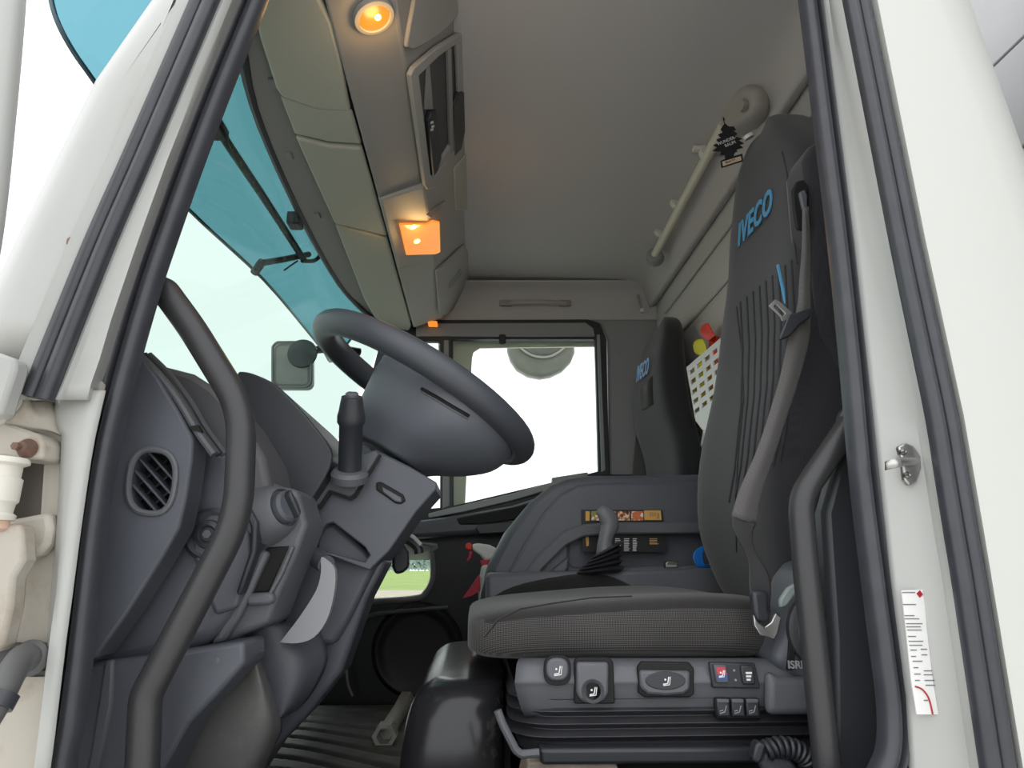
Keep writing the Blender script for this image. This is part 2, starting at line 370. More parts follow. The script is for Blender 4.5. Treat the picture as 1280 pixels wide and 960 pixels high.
# lower hinge panel with pocket
hole = [(20, 576), (54, 575), (61, 579), (61, 590), (57, 636), (52, 645), (46, 648), (8, 651), (6, 640), (16, 600)]
outer = [(-160, 452), (26, 452), (120, 470)] + [(interp(IL, y)+8, y) for y in (480, 555, 655, 720, 807, 900, 1000)] + [(-220, 1010)]
outer2 = [at(x, y, .03) for x, y in outer]
plate('hinge_panel', outer2, [P2(hole, .03), P2(rrect(-30, 803, 69, 846, 9), .03)], (0, .004, 0), CREAM, WL)
slab('hinge_pocket', [(-10, 560), (70, 560), (70, 660), (-10, 660)], .07, .074, mat('pocket_grey', (150, 144, 138), .8), WL, bevel=0)
slab('pocket_side', [(56, 570), (72, 570), (64, 660), (50, 660)], .034, .10, CREAM, WL, bevel=0)
TL = [(74, 492), (66, 510), (70, 530), (77, 545), (75, 600), (68, 700), (56, 850), (45, 960), (40, 1010)]
strip('jamb_lower', [488, 500, 515, 530, 545, 575, 620, 680, 740, 800, 860, 920, 1010], [(TL, -1, .026), (TL, 0, .016), (TL, 6, .010), (IL, -9, .007), (IL, 0, .008), (IL, 12, .012)], WHITE, WL)
# step below the end of the outer seal and torn edge
grid('seal_end_gutter', [P2([(18, 470), (28, 503), (6, 528)], -.01), P2([(30, 500), (44, 520), (34, 534)], .0), P2([(52, 503), (62, 520), (58, 538)], .012), P2([(62, 500), (70, 520), (77, 546)], .025)], CREAM, WL, solid=.004)
slab('hinge_bracket', [(6, 527), (46, 542), (55, 552), (53, 574), (22, 574), (-5, 570), (-30, 540)], -.012, .03, CREAM, WL, bevel=.004)
slab('hinge_bracket', [(-40, 640), (8, 650), (60, 640), (64, 660), (60, 680), (48, 694), (30, 700), (-40, 700)], .008, .03, CREAM, WL, bevel=.006)
b = lathe('bolt', [(.0105, 0), (.011, -.004), (.008, -.010), (.008, -.010), (.006, -.014), (.0, -.015)], at(36, 561, -.012), (0, 1, 0), RUST, WL, n=18)
lathe('bolt_head', [(.0045, -.014), (.0045, -.021), (.001, -.022)], at(33, 561, -.012), (0, 1, 0), RUST, b, n=6)
for x, y in ((66, 571), (27, 480), (53, 877-300), (36, 661)): lathe('rivet', [(.003, .01), (.003, -.001), (.0, -.002)], at(x, y, .028), (0, 1, 0), CREAM, WL, n=10)
# rubber grommet with cable conduit
slab('grommet', rrect(-28, 805, 67, 844, 9), .018, .05, RUB, WL, bevel=.004)
G = tube('cable_conduit', [at(38, 824, .02), at(28, 822, -.02), at(14, 842, -.05), at(-2, 872, -.07), at(-25, 910, -.08)], .0135, mat('conduit_grey', (92, 92, 92), .5), WL, n=18)
prism('rust_spot', [p+V(0, -.0006, 0) for p in P2([(84, 299), (88, 296), (90, 300), (86, 306), (83, 305)], -.0275)], (0, .002, 0), RUST, WL, bevel=0)
tube('conduit_collar', [at(2, 866, -.068), at(-8, 884, -.074)], .0165, RUB, WL, smooth=0, n=14)
lathe('conduit_flange', [(.018, .002), (.019, -.003), (.014, -.008)], at(40, 822, .014), (0, 1, 0), mat('conduit_grey', (92, 92, 92), .5), WL)
# B pillar
BIR = [(1031, 0), (1069, 300), (1102, 600), (1115, 720), (1135, 870), (1140, 960), (1144, 1010)]
BOL = [(1053, 0), (1113, 300), (1158, 520), (1182, 670), (1188, 700), (1226, 960), (1234, 1010)]
BOR = [(1088, 0), (1148, 300), (1196, 520), (1222, 670), (1227, 700), (1270, 960), (1280, 1010)]
BSL = [(1212, 0), (1280, 190), (1318, 300), (1410, 600), (1520, 960), (1540, 1010)]
yb = [-140, -60, 0, 75, 150, 225, 300, 375, 450, 520, 600, 670, 720, 800, 870, 960, 1040]
strip('rear_pillar_jamb', yb, [(BIR, -26, .12), (BIR, -8, .06), (BIR, 2, .038), (BIR, 7, .034), (BOL, -12, .012), (BOL, -5, .0), (BOL, 3, -.008), (BOR, -3, -.012)], WHITE, WL)
strip('rear_pillar_skin', yb, [(BOR, -4, -.012), (BOR, 3, -.022), (BOR, 9, -.03), (BSL, -40, -.034), (BSL, -22, -.032), (BSL, -8, -.02), (BSL, 0, .01), (BSL, 0, .3)], WHITEP, WL)
sweep('outer_door_seal', [at(*mid(BOL, BOR, y), -.022) for y in (-140, 0, 150, 300, 420, 520, 600, 670, 720, 800, 870, 960, 1040)][::-1], [(q[0]*1.02, q[1]) for q in oprof], RUB, WL)
# main inner seal loop
iprof = [(-.0185, .012), (-.0185, .0), (-.015, -.008), (-.009, -.013), (-.002, -.012), (.003, -.004), (.005, .005), (.008, -.002), (.012, -.005), (.0148, .0), (.0155, .005), (.017, -.003), (.0195, -.005), (.0205, .003), (.0205, .012)]
lp = [mid(IL, IR, y) for y in (980, 900, 825, 720, 640, 550, 444, 356, 300, 200, 100, 0)]
lpath = [at(x, y, .045) for x, y in lp]
rp = [(1017, 0), (1036, 150), (1055, 300), (1071, 450), (1085, 600), (1100, 720), (1112, 810), (1121, 880), (1122, 930), (1113, 965), (1090, 990)]
rpath = [at(x, y, .045) for x, y in rp]
top = [at(338, -70, .045), at(370, -140, .045), at(450, -175, .045), at(700, -190, .045), at(930, -175, .045), at(995, -130, .045), at(1006, -70, .045)]
bot = [at(1000, 1010, .045), at(700, 1030, .045), at(300, 1035, .045), at(110, 1030, .045)]
sweep('inner_door_seal', (lpath+top+rpath+bot)[::-1], [(-a, b_) for a, b_ in iprof], RUB, WL, closed=True, smooth=5)
slab('unseen_door_header', [(225, -140), (300, -190), (1040, -190), (1300, -140), (1360, -330), (200, -330)], .0, .10, WHITE, WL)  # out-of-view header, added to keep skylight off the ceiling
slab('door_sill', [(-200, 1045), (1500, 1045), (1500, 1500), (-200, 1500)], .0, .10, WHITE, WL)
slab('rear_pillar_lining', [(1063, 520), (1100, 560), (1118, 700), (1140, 900), (1140, 1010), (1042, 1010), (1040, 800), (1030, 640)], .115, .15, PLB, WL, bevel=.01)
# striker (its own thing), sticker
S = thing('door_striker', 'silver metal door striker bolted to the white rear pillar', 'striker', at(1130, 607, .02))
spn = (at(1150, 580, .015)-at(1110, 580, .034)).normalized()
pl = [at(x, y, .010) for x, y in ((1123, 558), (1133, 553), (1142, 557), (1151, 570), (1152, 585), (1146, 603), (1137, 607), (1131, 600), (1128, 575))]
prism('plate', pl, (0, .008, 0), MET, S, bevel=.002)
tube('bolt_pin', [at(1143, 577, .008), at(1121, 577, -.012)], .0055, MET, S, smooth=0, n=14)
grid('wedge', [P2([(1106, 577), (1106, 588)], -.012), P2([(1122, 570), (1126, 584)], -.016)], MET, S, nu=1, nv=1, solid=.006)
for x, y in ((1129, 565), (1134, 594)):
    s_ = lathe('screw', [(.0042, .004), (.0042, -.002), (.002, -.004), (.0, -.003)], at(x, y, .009), (0, 1, 0), METD, S, n=14)
    rbox('cross_slot', at(x, y, .0045), (.004, .002, .001), PIT, s_, bevel=0)
ST = thing('data_sticker', 'white printed data sticker with red arc on the rear pillar jamb', 'sticker', at(1140, 890, .03))
stp = [(1127, 738), (1154, 737), (1159, 790), (1166, 850), (1173, 893), (1146, 893), (1139, 850), (1134, 800)]
prism('paper', [at(x, y, .0205-.00*(x-1127)) for x, y in stp], (0, .002, 0), mat('sticker_white', (238, 238, 236), .5), ST, bevel=0)
prism('red_diamond', P2([(1146, 742), (1150, 738), (1154, 743), (1150, 747)], .0195), (0, .001, 0), mat('print_red', (170, 30, 40), .5), ST, bevel=0)
INK = mat('print_ink', (120, 120, 124), .6)
for (x, y, wd) in [(1128, 740, 16), (1129, 755, 16), (1131, 769, 12), (1131, 773, 18), (1133, 779, 20), (1133, 783, 18), (1134, 787, 18), (1135, 795, 10), (1136, 801, 18), (1137, 806, 16), (1138, 812, 8), (1151, 811, 8), (1139, 820, 6), (1152, 818, 7), (1141, 826, 12), (1142, 834, 6), (1155, 838, 10), (1143, 842, 8), (1155, 843, 11), (1144, 850, 6), (1156, 850, 12), (1157, 856, 12), (1155, 875, 5)]:
    prism('print_line', P2([(x, y), (x+wd, y), (x+wd+.3, y+1.2), (x+.3, y+1.2)], .0198), (0, .0008, 0), INK, ST, bevel=0)
tube('red_arc', P2([(1144, 858), (1153, 862), (1161, 873), (1166, 893)], .0195), .0009, mat('print_red', (170, 30, 40), .5), ST, n=6)

# open door at the far left: slim window post and hinge knuckles
OD = thing('door_2', 'edge of the opened white driver door at the left border', 'door', at(-30, 1000, -.1), kind='structure')
tube('window_post', [at(14, -120, -.16), at(8, 0, -.16), at(-6, 150, -.15), at(-24, 300, -.14), at(-60, 480, -.12)], .018, WHITE, OD, n=14)
slab('door_edge', [(-40, 655), (27, 655), (30, 700), (17, 722), (14, 760), (2, 812), (-60, 830)], -.03, -.005, CREAM, OD, bevel=.005)
slab('door_edge', [(-60, 440), (-2, 440), (20, 448), (19, 462), (0, 520), (-60, 520)], -.055, -.03, WHITE, OD, bevel=.005)
hk = at(-4, 610, -.03); za = V(.02, 0, 1)
lathe('hinge_knuckle', [(.024, .033), (.026, .030), (.026, .027), (.020, .024), (.020, .012), (.0225, .010), (.0225, -.014), (.020, -.017), (.019, -.026), (.023, -.029), (.022, -.034)], hk, za, mat('hinge_white', (226, 222, 212), .45), OD, n=24)
lathe('hinge_pin', [(.008, -.034), (.009, -.043), (.005, -.046)], hk+V(.012, 0, 0), za, mat('primer_pink', (196, 166, 146), .6), OD, n=14)

# grey cargo box behind the cab
CB = thing('cargo_box', 'grey panelled cargo box standing behind the cab', 'cargo box', (1.3, .5, 0.2))
for i, (z0, z1) in enumerate(((.2, .72), (.725, 1.245), (1.25, 1.545), (1.551, 1.802), (1.808, 2.3), (2.306, 2.8))):
    rbox('panel', (1.32, .7, (z0+z1)/2), (.05, 2.8, z1-z0), CONC, CB, bevel=.003)
rbox('frame_back', (1.36, .7, 1.5), (.03, 2.78, 2.58), PIT, CB, bevel=0)

# ================================================================== shell of the cab
fl = tag(rbox('floor', (-.05, 1.0, .03), (1.75, 2.0, .06), PLB, bevel=0), 'black plastic cab floor under the rubber mat', 'floor', kind='structure')
ce = grid('ceiling', [[V(x, y, z) for x, z in ((-.46, 1.70), (-.2, 1.80), (.1, 1.815), (.45, 1.815), (.62, 1.812), (.725, 1.785), (.775, 1.69))] for y in (.0, .5, 1.0, 1.5, 1.9, 1.98, 2.02)], LIN, nu=5, nv=2, solid=.03)
tag(ce, 'grey fabric headliner curving down to the rear wall', 'ceiling', kind='structure')
rbox('unseen_outer_roof', (.12, 1.0, 1.90), (1.5, 2.12, .04), WHITE, ce, bevel=.015)  # unseen roof skin, added to block skylight from above
WR = thing('wall_rear', 'grey lined rear wall of the cab behind the seats', 'wall', (.8, 1, .06), kind='structure')
rbox('lining', (.805, 1.09, .92), (.05, 1.92, 1.78), LINW, WR, bevel=0)
# pressed channels: raised panels leave darker grooves between them
for z0, z1 in ((1.44, 1.565), (1.20, 1.41), (.30, 1.17)):
    rbox('pressed_panel', (.776, 1.06, (z0+z1)/2), (.014, 1.80, z1-z0), LINW, WR, bevel=.006)
rbox('ridge', (.772, 1.0, 1.60), (.012, 1.7, .012), LINW, WR, bevel=.004)
WF = tag(rbox('unseen_wall_front', (-.93, 1.0, .30), (.04, 2.1, 1.0), PLB, bevel=0), 'unseen dark front bulkhead below the windscreen, added to block light', 'wall', kind='structure')  # hidden behind the dashboard, added to block light from the front

# far side wall and passenger door
RW = thing('wall_right', 'grey passenger side wall of the cab', 'wall', (0, 2.04, .06), kind='structure')
YF = 2.0
slab('header_rail', [(430, 300), (480, 395), (505, 400), (735, 399), (752, 405), (760, 425), (762, 620), (800, 700), (880, 960), (960, 300)], YF+.012, YF+.06, GRYP, RW, bevel=.012)
grid('header_cove', [[at(x, y, Y) for x in (470, 560, 640, 720, 800, 830)] for y, Y in ((350, 1.93), (362, 1.975), (376, 1.995), (392, 2.003), (400, 2.01))], LIN, RW, solid=.004)
prism('cove_seam', [at(x, y, 2.001) for x, y in ((735, 391), (803, 389), (803, 391), (735, 393.5))], (0, .012, 0), GRYP, RW, bevel=0)
for x, y in ((771, 441), (771, 469)): lathe('trim_plug', [(.016, .01), (.015, -.003), (.0, -.005)], at(x, y, 2.012), (0, 1, 0), GRYP, RW, n=16)
slab('front_corner_post', [(480, 408), (504, 420), (508, 440), (455, 640), (430, 640), (440, 560)], 2.0, 2.06, PLA, RW)
gh = thing('grab_handle', 'slim grey grab handle above the passenger window', 'handle', at(672, 382, 1.99))
tube('bar', [at(638, 379, 1.975), at(655, 378, 1.965), at(690, 378, 1.965), at(707, 380, 1.975)], .011, BEI, gh, n=8)
for x in (632, 706): rbox('end_mount', at(x, 379, 1.985), (.055, .02, .028), BEID, gh, bevel=.006)
ck = thing('coat_hook', 'small coat hook with white tip at rear upper corner', 'hook', at(803, 389, 1.98))
lathe('tip', [(.009, .01), (.010, -.006), (.0, -.012)], at(803, 388, 1.97), (0, 1, 0), CLW, ck, n=12)
tube('stem', [at(797, 368, 1.99), at(799, 376, 1.965), at(803, 387, 1.975)], .006, GRYP, ck, n=8)

DR = thing('door_1', 'closed passenger door with window, low kerb window and speaker', 'door', (0.1, 2.05, .06), kind='structure')
# window frame (rubber), reveal, glass
wo = [(498, 414), (505, 400), (735, 399), (750, 404), (758, 424), (762, 600), (748, 604), (560, 646), (470, 660), (455, 655)]
qh = [(511, 431), (514, 427), (547, 427), (550, 430), (550, 640), (470, 655), (485, 600)]
wh = [(566, 424), (742, 424), (744, 427), (748, 589), (736, 592), (567, 632)]
plate('window_frame', P2(wo, YF), [P2(qh, YF), P2(wh, YF)], (0, .03, 0), RUBD, DR, bevel=.003)
plate('outer_frame', [at(x, y, 2.075) for x, y in ((500, 405), (775, 405), (780, 700), (440, 700), (470, 600))], [[at(x, y, 2.075) for x, y in ((590, 448), (592, 440), (600, 435), (750, 433), (756, 436), (760, 640), (580, 660))], [at(x, y, 2.075) for x, y in ((512, 428), (548, 428), (551, 645), (470, 650))]], (0, .012, 0), mat('outer_frame_beige', (242, 236, 220), .5), DR)
slab('roller_rail', [(520, 404), (732, 403), (742, 410), (744, 420), (520, 420)], YF-.012, YF+.01, GRYP, DR, bevel=.004)
rbox('rail_catch', at(628, 424, 1.985), (.03, .016, .045), RUBD, DR, bevel=.008)
slab('divider_post', [(551, 425), (565, 425), (566, 636), (551, 640)], YF-.006, YF+.02, RUBD, DR, bevel=.003)
slab('divider_strip', [(555, 425), (561, 425), (562, 632), (553, 636)], YF-.010, YF+.0, GRYP, DR, bevel=.002)
slab('rear_channel', [(746, 418), (750, 418), (757, 588), (752, 590)], YF-.008, YF+.01, mat('channel_grey', (150, 155, 155), .4), DR, bevel=.002)
g1 = mk('pane', P2([(564, 420), (745, 420), (750, 592), (565, 636)], 2.02), [(0, 1, 2, 3)], GLS, DR, solid=.002)
g2 = mk('pane', P2([(508, 424), (552, 424), (552, 642), (465, 655)], 2.02), [(0, 1, 2, 3)], GLS, DR, solid=.002)
# upper card and sill strip, light on the sill put into its paler grey
lw = [at(x, y, YF) for x, y in ((540, 690), (541, 722), (532, 741), (518, 748), (462, 752), (400, 755), (400, 672), (536, 680))]
lwp = cr(lw, 3, True)
card = [(430, 655), (480, 640), (560, 634), (640, 615), (735, 593), (800, 593), (800, 940), (380, 940), (380, 660)]
DCARD = mat('door_card_black', (30, 32, 36), .45, bump=.2, bscale=600)
plate('door_card', P2(card, YF), [lwp], (0, .045, 0), DCARD, DR)
slab('sill_strip', [(535, 642), (566, 634), (640, 617), (690, 603), (690, 597), (735, 590), (735, 597), (692, 611), (640, 626), (580, 640), (536, 648)], YF-.02, YF+.01, mat('sill_lit_grey', (150, 154, 154), .4), DR, bevel=.004)
slab('armrest', [(480, 656), (566, 645), (640, 632), (700, 613), (740, 610), (740, 665), (690, 672), (600, 668), (480, 676)], YF-.07, YF, PLA, DR, bevel=.02, seg=3)
slab('armrest_recess', [(570, 648), (640, 634), (690, 622), (690, 645), (600, 656), (574, 656)], YF-.074, YF-.06, PIT, DR, bevel=.006)
slab('door_pull', [(594, 660), (598, 655), (660, 650), (660, 664), (600, 668)], YF-.085, YF-.06, PLB, DR, bevel=.004)
tube('kerb_window_rim', [p+V(0, -.004, 0) for p in lw], .012, mat('rim_grey', (120, 123, 123), .35), DR, closed=True, n=8, smooth=4)
mk('kerb_window_pane', P2([(390, 665), (545, 675), (545, 760), (390, 765)], 2.03), [(0, 1, 2, 3)], GLS, DR, solid=.002)
# speaker pod
lathe('speaker_pod', [(.175, .0), (.17, -.012), (.158, -.02), (.146, -.018), (.136, -.010), (.12, -.006), (.0, -.006)], at(522, 812, 1.99), (0, 1, 0), DCARD, DR, n=40, sx=1.0)
tube('pocket_edge', [at(560, 759, 1.975), at(500, 764, 1.975), at(470, 768, 1.97), at(458, 772, 1.97)], .009, PLA, DR, n=8)
tube('pocket_edge', [at(435, 808, 1.92), at(433, 830, 1.92), at(435, 855, 1.92), at(441, 870, 1.92)], .005, GRYP, DR, n=6)

# windscreen and header
WS = thing('window_1', 'large sloping windscreen with black gasket', 'windscreen', (-.8, 1, .8), kind='structure')
def wsx(y, t):                                  # t 0 top, 1 bottom
    e = abs((y-1.05)/1.0); return (-.535+.14*e**3)*(1-t) + (-.90+.21*e**3)*t
rows = [[V(wsx(y, t), y, 1.565-.80*t-.0*abs(y-1.05)) for y in (.11, .2, .35, .6, 1.05, 1.5, 1.75, 1.92, 2.02)] for t in (0, .33, .66, 1)]
grid('pane', rows, GLW, WS, nu=3, nv=2, solid=.004)
tube('gasket', [p+V(.008, 0, 0) for p in rows[0]], .012, RUBD, WS, n=8, smooth=4)
TR = thing('trim_1', 'grey header lining above the windscreen', 'lining', (-.5, 1, 1.6), kind='structure')
grid('header_lining', [[V(wsx(y, 0)+.012, y, 1.563) for y in (.11, .2, .35, .6, 1.05, 1.5, 1.75, 1.92, 2.02)],
                       [V(wsx(y, 0)*.5-.225, y, 1.572) for y in (.11, .2, .35, .6, 1.05, 1.5, 1.75, 1.92, 2.02)],
                       [V(-.40, y, 1.60) for y in (.11, .2, .35, .6, 1.05, 1.5, 1.75, 1.92, 2.02)],
                       [V(-.38, y, 1.72) for y in (.11, .2, .35, .6, 1.05, 1.5, 1.75, 1.92, 2.02)]], BEID, TR, nu=3, nv=3, solid=.006)
for px, py in ((342, 103), (362, 193), (397, 268)): rbox('visor_clip', atz(px, py, 1.57), (.016, .03, .014), GRYP, TR, bevel=.003)
rbox('mirror_socket', atz(369, 276, 1.555), (.04, .05, .04), RUBD, TR, bevel=.006)

# ================================================================== outside: tinted sun visor, mirrors
XV = thing('exterior_sun_visor', 'teal tinted acrylic sun visor mounted outside above the windscreen', 'sun visor', (-.8, 1.4, 1.6))
low = [atz(61, -30, 1.80), atz(64, 0, 1.72), atz(73, 30, 1.66), atz(92, 65, 1.615), atz(118, 102, 1.59), atz(175, 185, 1.58), atz(232, 258, 1.58), atz(330, 350, 1.58), atz(385, 415, 1.58), atz(405, 440, 1.58), V(-.78, 2.7, 1.62), V(-.70, 2.8, 1.8)]
vis = [[p.lerp(V(-.60, .02+.98*p.y, 1.96), 1-t)+V(-.03, 0, .01)*math.sin(t*3.14) for p in low] for t in (0, .25, .5, .75, 1)]
grid('tinted_sheet', vis, TINT, XV, nu=3, nv=2, solid=.004)
tube('edge_bead', [r for r in vis[-1]], .006, mat('teal_edge', (40, 70, 80), .3), XV, n=6, smooth=4)
BRK = mat('bracket_black', (46, 48, 50), .6, dirt=(150, 150, 150), dscale=60, dlo=.55, dhi=.7)
tube('support_bar', [atx(255, 130, -.66), atx(285, 180, -.66), atx(335, 255, -.66), atx(380, 325, -.66)], .012, BRK, XV, n=8)
tube('support_arm', [atx(386, 318, -.66), atx(350, 325, -.70), atx(326, 329, -.72)], .011, BRK, XV, n=8, smooth=0)
tube('support_arm', [atx(328, 327, -.72), atx(318, 341, -.735)], .014, BRK, XV, n=8, smooth=0)
tube('support_arm', [atx(378, 326, -.66), atx(392, 326, -.645), atx(400, 320, -.63)], .008, BRK, XV, n=8)
tube('support_arm', [atx(355, 338, -.70), atx(372, 326, -.67)], .003, BRK, XV, n=6, smooth=0)
rbox('bar_clamp', atx(268, 160, -.665), (.05, .07, .03), BRK, XV, bevel=.006)
FM = thing('front_kerb_mirror', 'square grey kerb mirror outside the windscreen', 'mirror', at(365, 485, 1.9))
fmp = [at(x, y, 1.85) for x, y in rrect(341, 428, 389, 484, 9)]
prism('housing', fmp, (0, .07, 0), MIRR, FM, bevel=.015, seg=3)
tube('rim', [p+V(0, -.002, 0) for p in fmp], .006, GRYP, FM, closed=True, smooth=2, n=6)
lathe('reflection_bowl', [(.06, .0), (.058, -.006), (.045, -.008)], at(378, 442, 1.848), (0, 1, 0), mat('bowl_dark', (70, 74, 76), .25), FM, n=24)
tube('arm', [at(388, 438, 1.88), at(420, 436, 1.9), at(450, 440, 1.95)], .016, RUBD, FM, n=10)
PM = thing('passenger_kerb_mirror', 'domed grey kerb mirror hanging outside the passenger window', 'mirror', at(676, 472, 2.35))
dome = [(634, 425), (718, 425), (719, 440), (714, 452), (703, 463), (688, 470), (675, 472), (660, 469), (646, 461), (638, 450), (634, 438)]
slab('shell', dome, 2.30, 2.36, MIRR, PM, bevel=.015, seg=3)
grid('mirror_bowl', [[at(x, y0+(y1-y0)*t, 2.295-.03*math.sin(t*3.1)) for x, y0, y1 in ((646, 424, 426), (655, 424, 437), (668, 424, 446), (682, 424, 447), (698, 424, 440), (712, 424, 426))] for t in (0, .5, 1)], mat('mirror_bowl_grey', (150, 152, 150), .2), PM, solid=.004)
tube('bowl_lip', [at(x, y, 2.285) for x, y in ((646, 428), (655, 438), (668, 445), (684, 446), (698, 440), (712, 427))], .006, CLW, PM, n=6)
tube('arm', [at(676, 425, 2.33), at(676, 408, 2.28), at(676, 395, 2.12)], .03, RUBD, PM, n=10)

# ================================================================== overhead console
A0, A1, A2 = V(-.278, 0, 1.548), V(-.166, 0, 1.595), V(-.058, 0, 1.808)
n1 = V(A1.z-A0.z, 0, -(A1.x-A0.x)).normalized()      # down-facing normals of the two faces
n2 = V(A2.z-A1.z, 0, -(A2.x-A1.x)).normalized()
def f1(px, py, off=0): return onpl(px, py, A0+n1*off, n1)
def f2(px, py, off=0): return onpl(px, py, A1+n2*off, n2)
OC = thing('overhead_console', 'beige grey overhead storage console above the windscreen', 'console', (-.2, 1, 1.6))
def csec(off, y): 
    q = [V(-.285, y, 1.80), A0+V(-.007, 0, .0), A0+V(0, 0, -off*.6), A1+V(off*.45, 0, -off*.8), A2+V(off, 0, -off*.3), A2+V(off*.3, 0, .0), A2+V(-.05, 0, .02)]
    return [V(p.x, y, p.z) for p in q]
def cseg(name, off, y0, y1, m, bevel=.008):
    a = csec(off, y0); return prism(name, a, (0, y1-y0, 0), m, OC, bevel=bevel, seg=2)
body = cseg('console_body', 0, .06, 1.94, BEID, .006)
shell = cseg('lamp_shell', .014, .88, 1.33, BEI, .012)
cseg('far_shell', .006, 1.335, 1.93, BEI, .008)
# round reading lamp
def lamp_round(px, py, r, nm):
    c = f1(px, py, .002); u = V(0, 1, 0); v = n1.cross(u)
    ring = lathe(nm, [(r*1.32, .0), (r*1.28, .010), (r*1.02, .012), (r, .004)], c, n1, BEID, OC, n=28)
    lathe('lens', [(r, .003), (r*.98, .009), (r*.6, .011), (.0, .011)], c, n1, AMBER, ring, n=24)
    lathe('bulb', [(.006, .010), (.006, .015), (.0, .017)], c+v*(.006)+u*-.004, n1, AMBH, ring, n=12)
    return c
c1 = lamp_round(466, 18, .030, 'reading_lamp')
# square interior lamp
lens = [f1(x, y, .016) for x, y in ((498, 278), (533, 278), (540, 274), (549, 276), (550, 313), (544, 316), (507, 317))]
ln = prism('interior_lamp', lens, n1*.007, AMBER, OC, bevel=.003)
for px, py in ((516, 283), (521, 301)):
    lathe('bulb', [(.010, .0), (.010, .004), (.0, .006)], f1(px, py, .022), n1, AMBH, ln, n=12)
ld = D.lights.new('interior_lamp_light', 'POINT'); ld.energy = .35; ld.color = (1, .6, .22); ld.shadow_soft_size = .03
lo = D.objects.new('interior_lamp_light', ld); COL.objects.link(lo); lo.location = f1(524, 296, .05)
ld2 = D.lights.new('reading_lamp_light', 'POINT'); ld2.energy = .18; ld2.color = (1, .6, .22); ld2.shadow_soft_size = .02
lo2 = D.objects.new('reading_lamp_light', ld2); COL.objects.link(lo2); lo2.location = c1+n1*.04
# open shelf bezel with devices
bo = [(507, 92), (512, 82), (540, 58), (573, 38), (576, 150), (570, 190), (540, 232), (530, 235), (527, 230)]
bi = [(518, 92), (543, 68), (566, 52), (571, 150), (566, 183), (537, 221), (534, 218)]
plate('shelf_bezel', [f2(x, y, .004) for x, y in bo], [[f2(x, y, .004) for x, y in bi]], n2*.012, BEI, OC, bevel=.003)
prism('shelf_back', [f2(x, y, .0015) for x, y in bi], n2*.002, mat('shelf_inside', (92, 90, 88), .8), OC, bevel=0)
prism('shelf_divider', [f2(x, y, .004) for x, y in ((556, 60), (560, 58), (564, 188), (560, 192))], n2*.010, BEID, OC, bevel=.002)
prism('shelf_divider', [f2(x, y, .004) for x, y in ((532, 78), (535, 76), (540, 136), (529, 136))], n2*.004, BEID, OC, bevel=.001)
dv = prism('radio_unit', [f2(x, y, .003) for x, y in ((529, 150), (533, 138), (540, 135), (543, 150), (546, 195), (541, 212), (536, 218))], n2*.016, PLB, OC, bevel=.004)
dp = f2(540, 152, .0205)
for k, (dx, dy) in enumerate(((0, 0), (1.2, 5), (0, 9))):
    prism('display_digit', [f2(538+dx+a, 152+dy+b_, .0197) for a, b_ in ((0, 0), (3.5, -1), (3.5, 2), (0, 3))], n2*.0008, WPRT, dv, bevel=0)
prism('side_unit', [f2(x, y, .003) for x, y in ((561, 130), (570, 110), (576, 112), (577, 160), (572, 184), (563, 194))], n2*.014, PLB, OC, bevel=.004)
prism('shelf_lid', [f2(p.x, p.y, .0) for p in cr([V(504, 52, 0), V(507, 57, 0), V(516, 58, 0), V(545, 40, 0), V(570, 12, 0), V(573, -30, 0), V(520, -40, 0), V(513, 0, 0)], 4, True)], n2*.010, BEI, OC, bevel=.003)
prism('side_pocket', [f2(x, y, .012) for x, y in ((566, 210), (582, 190), (583, 262), (568, 262))], n2*.006, BEIV, OC, bevel=.003)
fl_ = prism('flap_door', [f2(x, y, .006) for x, y in ((543, 338), (546, 335), (578, 305), (585, 318), (584, 352), (573, 380), (556, 393), (548, 392))], n2*.008, BEI, OC, bevel=.003)
prism('latch_slot', [f2(x, y, .0145) for x, y in ((561, 355), (575, 336), (577, 339), (577, 343), (563, 360), (561, 360))], n2*.002, GRYP, fl_, bevel=0)
prism('lamp_switch_notch', [f2(x, y, .014) for x, y in ((532, 268), (555, 250), (548, 262), (537, 272))], n2*.004, BEID, OC, bevel=.001)
rbox('end_lamp', f1(541, 405, .012), (.04, .05, .012), AMBER, OC, bevel=.004)

# interior sun visors (padded boards)
def board(name, label, pix, thick=.018, m=BEIV, z=1.548, grp='padded sun visors'):
    pts = [onpl(x, y, V(-.285, 0, z), V(.06, 0, -1).normalized()) for x, y in pix]
    o = prism(name, pts, (0, 0, thick), m, None, bevel=.007, seg=3); return tag(o, label, 'sun visor', grp)
board('sun_visor', 'near padded beige sun visor next to the driver door', [(300, -60), (325, 50), (345, 112), (352, 122), (395, 137), (438, 140), (425, 70), (415, 30), (405, 10), (380, -40)])
board('sun_visor', 'pale curved middle visor pad between two longer boards', [(350, 122), (395, 137), (440, 140), (452, 181), (410, 178), (368, 168)], z=1.552, thick=.012)
board('sun_visor', 'long flat beige visor board in the middle of the row', [(369, 173), (410, 183), (452, 186), (484, 296), (418, 280)])
board('sun_visor', 'far beige visor board with rounded end near passenger door', [(419, 283), (484, 299), (514, 408), (511, 414), (490, 410), (468, 397), (455, 375)])

